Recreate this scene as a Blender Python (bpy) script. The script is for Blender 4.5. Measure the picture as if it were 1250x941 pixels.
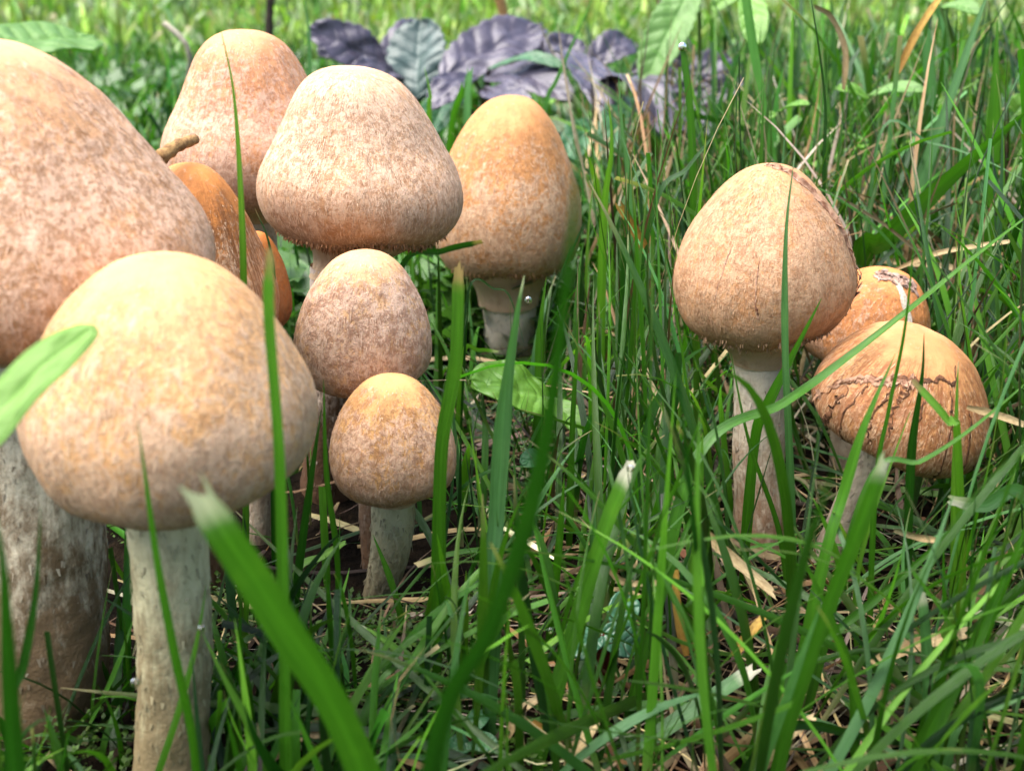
import bpy, math
import numpy as np
from mathutils import Vector, Matrix

for _o in list(bpy.data.objects):
    bpy.data.objects.remove(_o)

# ------------------------------------------------------------------ camera, sky, sun, exposure
U = 0.01                       # the script thinks in centimetres, the scene is in metres
CAM_H = 10.0                   # camera height above the soil, cm
PITCH = math.radians(20.7)     # looking down
FPX = 1509.0                   # focal length in photograph pixels (1250 wide)
CX, CY = 625.0, 470.5
SC = bpy.context.scene
COL = SC.collection

cam_data = bpy.data.cameras.new("camera")
cam = bpy.data.objects.new("camera", cam_data)
COL.objects.link(cam)
cam.location = (0, 0, CAM_H * U)
cam.rotation_euler = (math.pi / 2 - PITCH, 0, 0)
cam_data.sensor_fit = 'HORIZONTAL'
cam_data.sensor_width = 36.0
cam_data.lens = 36.0 * FPX / 1250.0
cam_data.clip_start = 0.005
cam_data.clip_end = 500.0
cam_data.dof.use_dof = True
cam_data.dof.focus_distance = 0.192
cam_data.dof.aperture_fstop = 36.0
SC.camera = cam

SUN_EL, SUN_AZ = math.radians(70), math.radians(-95)     # azimuth from +Y, negative is to the photograph's left
world = bpy.data.worlds.new("World")
SC.world = world
world.use_nodes = True
wn = world.node_tree
wn.nodes.clear()
sky = wn.nodes.new("ShaderNodeTexSky")
sky.sky_type = 'NISHITA'
sky.sun_disc = False
sky.sun_elevation = SUN_EL
sky.sun_rotation = SUN_AZ
sky.air_density = 1.0
sky.dust_density = 3.0
sky.ozone_density = 0.6
bg = wn.nodes.new("ShaderNodeBackground")
bg.inputs["Strength"].default_value = 0.05
wo = wn.nodes.new("ShaderNodeOutputWorld")
wn.links.new(sky.outputs[0], bg.inputs[0])
wn.links.new(bg.outputs[0], wo.inputs[0])

sun_data = bpy.data.lights.new("sun", 'SUN')
sun_data.energy = 1.5
sun_data.angle = math.radians(75)
sun_data.color = (1.0, 0.965, 0.92)
sun = bpy.data.objects.new("sun", sun_data)
COL.objects.link(sun)
sv = Vector((math.sin(SUN_AZ) * math.cos(SUN_EL), math.cos(SUN_AZ) * math.cos(SUN_EL), math.sin(SUN_EL)))
sun.rotation_euler = sv.to_track_quat('Z', 'Y').to_euler()
sun.location = sv * 3

SC.view_settings.view_transform = 'Standard'
SC.view_settings.look = 'None'
SC.view_settings.exposure = 2.68
SC.view_settings.gamma = 1.0
SC.render.engine = 'CYCLES'
SC.cycles.use_denoising = True
SC.cycles.max_bounces = 6
SC.cycles.diffuse_bounces = 1
SC.cycles.glossy_bounces = 3
SC.cycles.transmission_bounces = 6
SC.cycles.transparent_max_bounces = 4
SC.cycles.caustics_reflective = False
SC.cycles.caustics_refractive = False

# ------------------------------------------------------------------ geometry helpers (cm)
CP, SP = math.cos(PITCH), math.sin(PITCH)
rng = np.random.default_rng(11)

def gz(x, y):
    x = np.asarray(x, float); y = np.asarray(y, float)
    return (0.16 * np.sin(x * .45 + 1.0) * np.cos(y * .38) + 0.10 * np.sin(x * 1.1 + y * .7)
            + 0.05 * np.sin(x * 2.7 - y * 2.1 + .4)) * np.clip((y + 30) / 40, 0, 1)

def P(px, py, Y):
    a = (px - CX) / FPX; b = (CY - py) / FPX
    d = np.array([a, b * SP + CP, b * CP - SP])
    return np.array([0, 0, CAM_H]) + d * (Y / d[1])

def cdepth(p):
    p = np.asarray(p, float)
    return p[..., 1] * CP - (p[..., 2] - CAM_H) * SP

def proj(p):
    p = np.asarray(p, float)
    dz = p[..., 2] - CAM_H
    zc = p[..., 1] * CP - dz * SP
    up = p[..., 1] * SP + dz * CP
    zc = np.where(zc < .5, .5, zc)
    return CX + FPX * p[..., 0] / zc, CY - FPX * up / zc, zc

def GP(px, Y):
    """point on the soil at distance Y seen in pixel column px"""
    x = (px - CX) / FPX * (Y * CP + CAM_H * SP)
    return np.array([x, Y, float(gz(x, Y))])

def mesh_obj(name, verts, faces, mat=None, parent=None, origin=None, smooth=True, cols=None, uvs=None, attrs=None, link=True):
    v = np.asarray(verts, float)
    o3 = np.zeros(3) if origin is None else np.asarray(origin, float)
    v = (v - o3) * U
    me = bpy.data.meshes.new(name)
    if isinstance(faces, np.ndarray):
        nf, k = faces.shape
        me.vertices.add(len(v)); me.vertices.foreach_set("co", v.astype(np.float32).ravel())
        me.loops.add(nf * k); me.loops.foreach_set("vertex_index", faces.astype(np.int32).ravel())
        me.polygons.add(nf)
        me.polygons.foreach_set("loop_start", np.arange(0, nf * k, k, dtype=np.int32))
        me.update(calc_edges=True)
        flat = faces.ravel()
    else:
        me.from_pydata(v.tolist(), [], [list(f) for f in faces]); me.update()
        flat = np.array([i for f in faces for i in f])
    if smooth:
        me.polygons.foreach_set("use_smooth", np.ones(len(me.polygons), bool))
    if cols is not None:
        a = me.attributes.new("col", 'FLOAT_COLOR', 'POINT')
        c4 = np.ones((len(v), 4), np.float32); c4[:, :3] = cols
        a.data.foreach_set("color", c4.ravel())
    if uvs is not None:
        ul = me.uv_layers.new(name="UVMap")
        ul.data.foreach_set("uv", np.asarray(uvs, np.float32)[flat].ravel())
    if attrs:
        for k_, arr in attrs.items():
            a = me.attributes.new(k_, 'FLOAT_VECTOR', 'POINT')
            a.data.foreach_set("vector", np.asarray(arr, np.float32).ravel())
    if mat: me.materials.append(mat)
    ob = bpy.data.objects.new(name, me)
    COL.objects.link(ob)
    if parent is not None:
        ob.parent = parent
    else:
        ob.location = o3 * U
    return ob

def empty(name, loc):
    e = bpy.data.objects.new(name, None)
    e.empty_display_size = 0.01
    e.location = np.asarray(loc, float) * U
    COL.objects.link(e)
    return e

def tag(o, label=None, cat=None, group=None, kind=None):
    if label: o["label"] = label
    if cat: o["category"] = cat
    if group: o["group"] = group
    if kind: o["kind"] = kind
    return o

def grid_faces(nu, nv, wrap=False, off=0):
    """nu columns (around), nv rows"""
    f = []
    i = np.arange(nu if wrap else nu - 1); j = np.arange(nv - 1)
    I, J = np.meshgrid(i, j)
    I = I.ravel(); J = J.ravel(); I2 = (I + 1) % nu
    return np.stack([J * nu + I, J * nu + I2, (J + 1) * nu + I2, (J + 1) * nu + I], 1) + off

def spline(pts, n):
    """Catmull-Rom through pts, resampled to n points"""
    p = np.asarray(pts, float)
    if len(p) == 2: p = np.array([p[0], (p[0] + p[1]) / 2, p[1]])
    q = np.vstack([2 * p[0] - p[1], p, 2 * p[-1] - p[-2]])
    out = []
    for i in range(1, len(q) - 2):
        t = np.linspace(0, 1, 24, endpoint=False)[:, None]
        a, b, c, d = q[i - 1], q[i], q[i + 1], q[i + 2]
        out.append(.5 * (2 * b + (c - a) * t + (2 * a - 5 * b + 4 * c - d) * t ** 2 + (3 * b - a - 3 * c + d) * t ** 3))
    out = np.vstack(out + [p[-1:]])
    s = np.concatenate([[0], np.cumsum(np.linalg.norm(np.diff(out, axis=0), axis=1))])
    si = np.linspace(0, s[-1], n)
    return np.stack([np.interp(si, s, out[:, k]) for k in range(3)], 1)

def nrm(a):
    return a / np.maximum(np.linalg.norm(a, axis=-1, keepdims=True), 1e-9)

def vnoise(p, seed=0):
    """cheap smooth pseudo noise from sines, p (...,3) in cycles"""
    r = np.random.default_rng(seed)
    out = np.zeros(p.shape[:-1])
    for k in range(7):
        d = r.normal(size=3); ph = r.uniform(0, 6.28)
        out += np.sin(p @ d * 2.2 + ph + 1.3 * np.sin(p @ r.normal(size=3) * 1.4))
    return out / 7 * 1.6

# ------------------------------------------------------------------ materials
def new_mat(name):
    m = bpy.data.materials.new(name); m.use_nodes = True
    nt = m.node_tree; nt.nodes.clear()
    out = nt.nodes.new("ShaderNodeOutputMaterial")
    return m, nt, out

class NB:
    def __init__(s, nt): s.nt = nt
    def n(s, t, **kw):
        x = s.nt.nodes.new(t)
        for k, v in kw.items(): setattr(x, k, v)
        return x
    def link(s, a, b): s.nt.links.new(a, b)
    def setin(s, sock, v):
        if hasattr(v, "is_linked") or isinstance(v, bpy.types.NodeSocket): s.link(v, sock)
        else: sock.default_value = v
    def noise(s, vec, scale, detail=4, rough=.55, dist=0.0):
        x = s.n("ShaderNodeTexNoise")
        if vec is not None: s.link(vec, x.inputs["Vector"])
        x.inputs["Scale"].default_value = scale; x.inputs["Detail"].default_value = detail
        x.inputs["Roughness"].default_value = rough; x.inputs["Distortion"].default_value = dist
        return x.outputs["Fac"]
    def math(s, op, a, b=0.0, clamp=False):
        x = s.n("ShaderNodeMath", operation=op); x.use_clamp = clamp
        s.setin(x.inputs[0], a); s.setin(x.inputs[1], b)
        return x.outputs[0]
    def ramp(s, f, lo, hi):
        x = s.n("ShaderNodeMapRange"); x.interpolation_type = 'SMOOTHSTEP'
        s.setin(x.inputs["Value"], f); x.inputs["From Min"].default_value = lo; x.inputs["From Max"].default_value = hi
        return x.outputs["Result"]
    def mix(s, f, a, b, mode='MIX'):
        x = s.n("ShaderNodeMix", data_type='RGBA', blend_type=mode)
        s.setin(x.inputs[0], f)
        for sock, v in ((x.inputs[6], a), (x.inputs[7], b)):
            if isinstance(v, (tuple, list)): sock.default_value = (v[0], v[1], v[2], 1)
            else: s.link(v, sock)
        return x.outputs[2]
    def attr(s, name, out="Vector"):
        x = s.n("ShaderNodeAttribute"); x.attribute_name = name
        return x.outputs[out]
    def vmul(s, v, k):
        x = s.n("ShaderNodeVectorMath", operation='MULTIPLY')
        s.link(v, x.inputs[0]); x.inputs[1].default_value = k
        return x.outputs[0]
    def vadd(s, v, k):
        x = s.n("ShaderNodeVectorMath", operation='ADD')
        s.link(v, x.inputs[0]); s.setin(x.inputs[1], k)
        return x.outputs[0]
    def bump(s, h, strength, dist):
        x = s.n("ShaderNodeBump"); x.inputs["Strength"].default_value = strength; x.inputs["Distance"].default_value = dist
        s.link(h, x.inputs["Height"])
        return x.outputs[0]
    def principled(s, base, rough=.6, spec=.4, normal=None, sss=0.0, radius=(.4, .2, .1), scale=.002):
        b = s.n("ShaderNodeBsdfPrincipled")
        if isinstance(base, (tuple, list)): b.inputs["Base Color"].default_value = (*base, 1)
        else: s.link(base, b.inputs["Base Color"])
        s.setin(b.inputs["Roughness"], rough); s.setin(b.inputs["Specular IOR Level"], spec)
        if normal is not None: s.link(normal, b.inputs["Normal"])
        if sss:
            b.inputs["Subsurface Weight"].default_value = sss
            b.inputs["Subsurface Radius"].default_value = radius
            b.inputs["Subsurface Scale"].default_value = scale
        return b

def cap_material(seed, apex=(.56, .29, .12), fuzz=(.62, .44, .32), brown=(.25, .095, .028), fuzz_at=(.10, .55),
                 fuzz_amt=1.0, brown_amt=.5, rim_brown=.7, streak=1.0, mottle=640, bare=0.0):
    m, nt, out = new_mat("mushroom_cap_skin"); b = NB(nt)
    fuzz = (fuzz[0] * 1.06, fuzz[1] * 1.0, fuzz[2] * .90)
    apex = (apex[0], apex[1] * .92, apex[2] * .86)
    brown = tuple(x * .85 for x in brown)
    sv_ = b.attr("sv")
    sep = b.n("ShaderNodeSeparateXYZ"); b.link(sv_, sep.inputs[0]); v = sep.outputs[2]
    obj = b.n("ShaderNodeTexCoord").outputs["Object"]
    off = (seed * 3.7, seed * 1.9, seed * 2.3)
    wob = b.noise(b.vadd(obj, off), 160, 2)
    svo = b.vadd(sv_, off)
    n1 = b.noise(b.vmul(svo, (7, 7, 2.6)), 1.0, 6, .65, .4)
    n2 = b.noise(b.vadd(obj, off), 260, 4, .6)
    n3 = b.noise(b.vmul(b.vadd(obj, off), (1, 1, .7)), 1150, 4, .7)
    n4 = b.noise(b.vmul(svo, (34, 34, 15)), 1.0, 4, .7, .6)
    n5 = b.noise(b.vmul(svo, (15, 15, 2.2)), 1.0, 5, .7, .3)
    # felty veil over most of the cap, thin at the apex
    f = b.ramp(v, fuzz_at[0], fuzz_at[1])
    def cen(x, k): return b.math('MULTIPLY', b.math('SUBTRACT', x, .5), k)
    f = b.math('ADD', b.math('MULTIPLY', f, .62), cen(n2, 1.5))
    f = b.math('ADD', f, cen(n1, .5 * streak)); f = b.math('ADD', f, cen(n4, .7 * streak)); f = b.math('ADD', f, cen(n3, 2.2))
    f = b.math('MULTIPLY', b.ramp(f, .2, .66), fuzz_amt)
    skin = b.mix(b.ramp(n2, .35, .7), apex, tuple(c * .80 for c in apex))
    skin = b.mix(b.ramp(b.noise(b.vadd(obj, off), 90, 3), .4, .7), skin, tuple(min(1, c * k) for c, k in zip(apex, (1.15, 1.2, 1.35))))
    c = b.mix(f, skin, fuzz)
    # bare brown streaks and freckles
    br = b.math('MULTIPLY', b.math('MULTIPLY', b.ramp(n5, .50 - bare, .64 - bare), .35 + .65 * min(1, bare * 14)), b.ramp(n4, .40 - bare, .56 - bare))
    br = b.math('MAXIMUM', br, b.math('MULTIPLY', b.ramp(b.noise(b.vadd(obj, (seed, 4, 1)), 420, 3, .7), .53, .64), b.ramp(n4, .42, .56)))
    br = b.math('MAXIMUM', br, b.math('MULTIPLY', b.ramp(b.noise(b.vadd(obj, (2, seed, 5)), mottle, 7, .82, .3), .47 - bare * .5, .56), .78))
    br = b.math('MULTIPLY', br, b.ramp(b.math('ADD', v, cen(n2, .5)), .14, .38))
    c = b.mix(b.math('MULTIPLY', br, brown_amt, True), c, brown)
    rb = b.math('MULTIPLY', b.ramp(b.math('ADD', v, cen(n5, .5)), .50, .92), rim_brown)
    c = b.mix(b.math('MULTIPLY', rb, b.ramp(n4, .15, .65), True), c, (.40, .195, .09))
    h = b.math('ADD', b.math('MULTIPLY', n4, .45), b.math('MULTIPLY', n3, .8))
    h = b.math('MULTIPLY', h, b.math('ADD', b.math('MULTIPLY', b.ramp(v, .05, .5), .75), .25))
    nor = b.bump(h, .7, .0006)
    s = b.principled(c, .62, .32, nor, .12, (.5, .22, .1), .002)
    b.link(s.outputs[0], out.inputs[0])
    return m

def stem_material(seed, pale=(.44, .36, .26), brown=(.15, .075, .035), amt=.6, low=.5):
    m, nt, out = new_mat("mushroom_stem_skin"); b = NB(nt)
    sv_ = b.attr("sv"); sep = b.n("ShaderNodeSeparateXYZ"); b.link(sv_, sep.inputs[0]); v = sep.outputs[2]
    obj = b.n("ShaderNodeTexCoord").outputs["Object"]; off = (seed * 1.7, seed * 2.9, seed)
    n1 = b.noise(b.vmul(b.vadd(sv_, off), (3.2, 3.2, 5)), 1.0, 5, .65, .8)
    n2 = b.noise(b.vmul(b.vadd(obj, off), (1, 1, .55)), 480, 6, .72, 0)
    n3 = b.noise(b.vadd(obj, off), 1500, 3, .6)
    f = b.math('ADD', b.math('MULTIPLY', b.math('SUBTRACT', 1.0, v), low), b.math('MULTIPLY', b.math('SUBTRACT', n1, .5), 1.1))
    f = b.math('ADD', f, b.math('MULTIPLY', b.math('SUBTRACT', n2, .5), 1.5))
    f = b.math('MULTIPLY', b.ramp(f, .05, .75), amt, True)
    c = b.mix(f, pale, brown)
    h = b.math('ADD', b.math('MULTIPLY', n2, .6), b.math('MULTIPLY', n3, .5))
    s = b.principled(c, .75, .25, b.bump(h, .6, .0006), .08, (.4, .25, .12), .002)
    b.link(s.outputs[0], out.inputs[0])
    return m

def blade_material():
    m, nt, out = new_mat("grass_blade"); b = NB(nt)
    col = b.attr("col", "Color")
    uv = b.n("ShaderNodeTexCoord").outputs["UV"]
    st = b.noise(b.vmul(uv, (15, 1.0, 1)), 1.0, 3, .6)
    bl = b.noise(b.n("ShaderNodeTexCoord").outputs["Object"], 240, 3, .6)
    c = b.mix(b.ramp(st, .35, .68), col, b.mix(1.0, col, (.62, .70, .60), 'MULTIPLY'))
    c = b.mix(b.math('MULTIPLY', b.ramp(bl, .5, .75), .35), c, b.mix(1.0, col, (1.35, 1.2, 1.1), 'MULTIPLY'))
    nor = b.bump(st, .6, .00025)
    p = b.principled(c, .33, .5, nor)
    t = b.n("ShaderNodeBsdfTranslucent")
    b.link(b.mix(1.0, c, (1.15, 1.45, .6), 'MULTIPLY'), t.inputs[0])
    mx = b.n("ShaderNodeMixShader"); mx.inputs[0].default_value = .30
    b.link(p.outputs[0], mx.inputs[1]); b.link(t.outputs[0], mx.inputs[2]); b.link(mx.outputs[0], out.inputs[0])
    return m

def litter_material():
    m, nt, out = new_mat("dry_straw"); b = NB(nt)
    col = b.attr("col", "Color"); uv = b.n("ShaderNodeTexCoord").outputs["UV"]
    st = b.noise(b.vmul(uv, (8, 2.5, 1)), 1.0, 4, .65)
    bl = b.noise(b.n("ShaderNodeTexCoord").outputs["Object"], 300, 3, .6)
    c = b.mix(b.ramp(st, .4, .7), col, b.mix(1.0, col, (.55, .48, .4), 'MULTIPLY'))
    c = b.mix(b.ramp(bl, .5, .75), c, b.mix(1.0, col, (.6, .5, .42), 'MULTIPLY'))
    p = b.principled(c, .6, .3, b.bump(st, .5, .0002))
    b.link(p.outputs[0], out.inputs[0])
    return m

def leaf_material(name, base, alt, rough=.4, trans=.25, spec=.5, sheen=None):
    m, nt, out = new_mat(name); b = NB(nt)
    uv = b.n("ShaderNodeTexCoord").outputs["UV"]
    obj = b.n("ShaderNodeTexCoord").outputs["Object"]
    n = b.noise(obj, 180, 4, .6); n2 = b.noise(obj, 900, 3, .6)
    vein = b.attr("vein", "Fac")
    c = b.mix(b.ramp(n, .35, .7), base, alt)
    c = b.mix(b.math('MULTIPLY', b.ramp(n2, .45, .75), .3), c, tuple(x * .6 for x in base))
    c = b.mix(b.math('MULTIPLY', vein, .3), c, tuple(min(1, x * 1.6 + .02) for x in alt))
    p = b.principled(c, rough, spec, b.bump(b.math('ADD', n2, n), .3, .0004))
    if trans:
        t = b.n("ShaderNodeBsdfTranslucent"); b.link(b.mix(1.0, c, (1.4, 1.5, .7), 'MULTIPLY'), t.inputs[0])
        mx = b.n("ShaderNodeMixShader"); mx.inputs[0].default_value = trans
        b.link(p.outputs[0], mx.inputs[1]); b.link(t.outputs[0], mx.inputs[2]); b.link(mx.outputs[0], out.inputs[0])
    else:
        b.link(p.outputs[0], out.inputs[0])
    return m

def simple_material(name, base, alt, scale=500, rough=.7, bump=.5, spec=.3):
    m, nt, out = new_mat(name); b = NB(nt)
    obj = b.n("ShaderNodeTexCoord").outputs["Object"]
    n = b.noise(obj, scale, 5, .65)
    p = b.principled(b.mix(b.ramp(n, .35, .68), base, alt), rough, spec, b.bump(n, bump, .0006))
    b.link(p.outputs[0], out.inputs[0])
    return m

def soil_material():
    m, nt, out = new_mat("soil"); b = NB(nt)
    g = b.n("ShaderNodeNewGeometry").outputs["Position"]
    n = b.noise(g, 130, 6, .68); n2 = b.noise(g, 900, 4, .65); n3 = b.noise(g, 22, 4, .6)
    c = b.mix(b.ramp(n, .35, .7), (.005, .004, .003), (.018, .012, .007))  # near-black soil: shade between the blades is put into the colour
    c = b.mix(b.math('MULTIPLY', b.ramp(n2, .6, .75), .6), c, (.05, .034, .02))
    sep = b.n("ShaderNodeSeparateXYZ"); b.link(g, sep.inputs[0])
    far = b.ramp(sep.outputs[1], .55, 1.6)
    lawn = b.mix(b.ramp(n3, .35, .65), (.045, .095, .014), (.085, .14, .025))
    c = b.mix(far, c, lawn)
    p = b.principled(c, .9, .04, b.bump(b.math('ADD', n, n2), .8, .002))
    b.link(p.outputs[0], out.inputs[0])
    return m

def drop_material():
    m, nt, out = new_mat("water"); b = NB(nt)
    p = b.principled((1, 1, 1), .02, .5); p.inputs["Transmission Weight"].default_value = 1; p.inputs["IOR"].default_value = 1.33
    b.link(p.outputs[0], out.inputs[0])
    return m

M_BLADE = blade_material(); M_STRAW = litter_material(); M_SOIL = soil_material(); M_DROP = drop_material()

def fibre_material():
    m, nt, out = new_mat("cap_fibre"); b = NB(nt)
    p = b.principled(b.attr("col", "Color"), .7, .2); b.link(p.outputs[0], out.inputs[0]); return m
M_FIB = fibre_material()

# ------------------------------------------------------------------ ground
def build_ground():
    xs = np.concatenate([-np.geomspace(20000, 30, 26), np.arange(-29.5, 29.6, .42), np.geomspace(30, 20000, 26)])
    ys = np.concatenate([-np.geomspace(20000, 12, 22), np.arange(-11, 62, .42), np.geomspace(62.5, 40000, 44)])
    X, Y = np.meshgrid(xs, ys)
    near = (np.abs(X) < 32) & (Y > -13) & (Y < 64)
    Z = np.where(np.abs(X) < 60, gz(X, Y), 0) * np.where(Y < 90, 1, 0)
    pts = np.stack([X, Y, Z], -1)
    Z = Z + near * (.10 * vnoise(pts * 1.5, 3) + .06 * vnoise(pts * 3.7, 4) - .08)
    v = np.stack([X, Y, Z], -1).reshape(-1, 3)
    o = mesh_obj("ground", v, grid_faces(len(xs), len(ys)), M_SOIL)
    tag(o, "soil under the grass and mushrooms, darkened to deepen the low shade", kind="structure")
build_ground()

# ------------------------------------------------------------------ mushrooms
PROF = {
 # (radius, height) apex -> inrolled rim; then the veil goes from the rim to the stem
 "bell":  [(0, 1), (.14, .993), (.28, .968), (.42, .915), (.55, .84), (.67, .745), (.78, .635), (.875, .52), (.945, .41), (.987, .31), (1.0, .22), (.99, .13), (.945, .04), (.865, -.03), (.75, -.075), (.62, -.10)],
 "cone":  [(0, 1), (.15, .99), (.28, .958), (.40, .90), (.51, .82), (.61, .725), (.70, .62), (.79, .515), (.875, .415), (.95, .315), (.992, .22), (.998, .12), (.955, .03), (.87, -.035), (.76, -.075), (.63, -.095)],
 "blunt":  [(0, 1), (.20, .986), (.355, .945), (.475, .88), (.57, .795), (.65, .70), (.73, .60), (.815, .50), (.905, .405), (.972, .31), (1.0, .215), (.985, .12), (.93, .03), (.84, -.04), (.72, -.09), (.58, -.125)],
 "turnip": [(0, 1), (.14, .993), (.28, .965), (.42, .91), (.56, .83), (.69, .735), (.81, .63), (.905, .52), (.97, .41), (1.0, .31), (.99, .205), (.935, .10), (.84, .02), (.72, -.04), (.58, -.085)],
 "dome":  [(0, 1), (.16, .992), (.32, .962), (.47, .905), (.61, .82), (.73, .715), (.835, .60), (.915, .48), (.968, .37), (.995, .27), (1.0, .18), (.985, .09), (.93, 0), (.84, -.065), (.72, -.105), (.6, -.125)],
 "egg":   [(0, 1), (.15, .99), (.30, .955), (.45, .885), (.59, .78), (.72, .645), (.83, .50), (.92, .345), (.98, .19), (1.0, .05), (.975, -.08), (.90, -.18), (.78, -.245)],
}
def prof_pts(kind, n):
    p = spline([(a, 0, b_) for a, b_ in PROF[kind]], n)
    return np.maximum(p[:, 0], 0), p[:, 2]

def axis_frame(tx, ty):
    """tilt: tx degrees to the right, ty degrees towards the camera"""
    z = nrm(np.array([math.tan(math.radians(tx)), -math.tan(math.radians(ty)), 1.0]))
    x = nrm(np.cross([0, 1, 0], z)); y = np.cross(z, x)
    return np.stack([x, y, z], 1)

class Cap:
    def __init__(s, D, bbox, kind="bell", tilt=(0, 0), seed=0, veil=.22, lump=.02, skew=(0, 0)):
        s.skew = skew
        s.D, s.bbox, s.kind, s.F, s.seed, s.veil, s.lump = D, bbox, kind, axis_frame(*tilt), seed, veil, lump
        l, t, r, b = bbox
        s.C = P((l + r) / 2, (t + b) / 2, D)
        s.R = (r - l) / 2 / FPX * cdepth(s.C); s.H = s.R * 1.4
        for it in range(60):
            px, py, _ = proj(s.world(s.local(48, 28)).reshape(-1, 3))
            k = cdepth(s.C) / FPX
            s.C[0] += ((l + r) / 2 - (px.min() + px.max()) / 2) * k
            s.C[2] -= ((t + b) / 2 - (py.min() + py.max()) / 2) * k
            s.R *= ((r - l) / (px.max() - px.min()))
            s.H *= ((b - t) / (py.max() - py.min())) ** .7
    def disp(s, u, v):
        p = np.stack([np.cos(u) * .9, np.sin(u) * .9, v * 1.3], -1)
        return 1 + s.lump * vnoise(p * 1.1, s.seed + 20) * np.clip(v * 3, 0, 1) + s.lump * .35 * vnoise(p * 3.0, s.seed + 40) * np.clip(v * 3, 0, 1)
    def surf(s, u, v):
        """u angle, v 0 apex..1 rim -> local cm"""
        r, z = prof_pts(s.kind, 200)
        t = np.linspace(0, 1, 200)
        rr = np.interp(v, t, r) * s.disp(u, v); zz = np.interp(v, t, z)
        zc_ = np.clip(zz, 0, 1) ** 2
        return np.stack([rr * s.R * np.cos(u) + s.skew[0] * s.R * zc_, rr * s.R * np.sin(u) + s.skew[1] * s.R * zc_,
                         zz * s.H + s.lump * .9 * s.R * np.clip(v - .55, 0, 1) * 2 * np.sin(u * 2 + s.seed) + s.lump * .5 * s.R * np.clip(v - .7, 0, 1) * 3 * np.sin(u * 5 + s.seed * 2)], -1)
    def local(s, nu, nv):
        u = np.linspace(0, 2 * np.pi, nu, endpoint=False); v = np.linspace(0, 1, nv)
        Ug, Vg = np.meshgrid(u, v)
        return s.surf(Ug, Vg)
    def world(s, p):
        return p @ s.F.T + s.C
    def point(s, u, v, h=0.0):
        """world point on the cap with a normal offset h"""
        u = np.asarray(u, float); v = np.asarray(v, float); e = 1e-3
        p = s.surf(u, v)
        n = nrm(np.cross(s.surf(u, np.clip(v + e, 0, 1)) - s.surf(u, np.clip(v - e, 0, 1)), s.surf(u + e, v) - s.surf(u - e, v)))
        rad = np.stack([np.cos(u), np.sin(u), .3 + 0 * u], -1)
        n = n * np.sign(np.sum(n * rad, -1, keepdims=True) + 1e-9)
        return s.world(p + n * np.asarray(h)[..., None]), n @ s.F.T

CAPS = []      # (Cap, base, stem radius) for keeping the grass out

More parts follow.
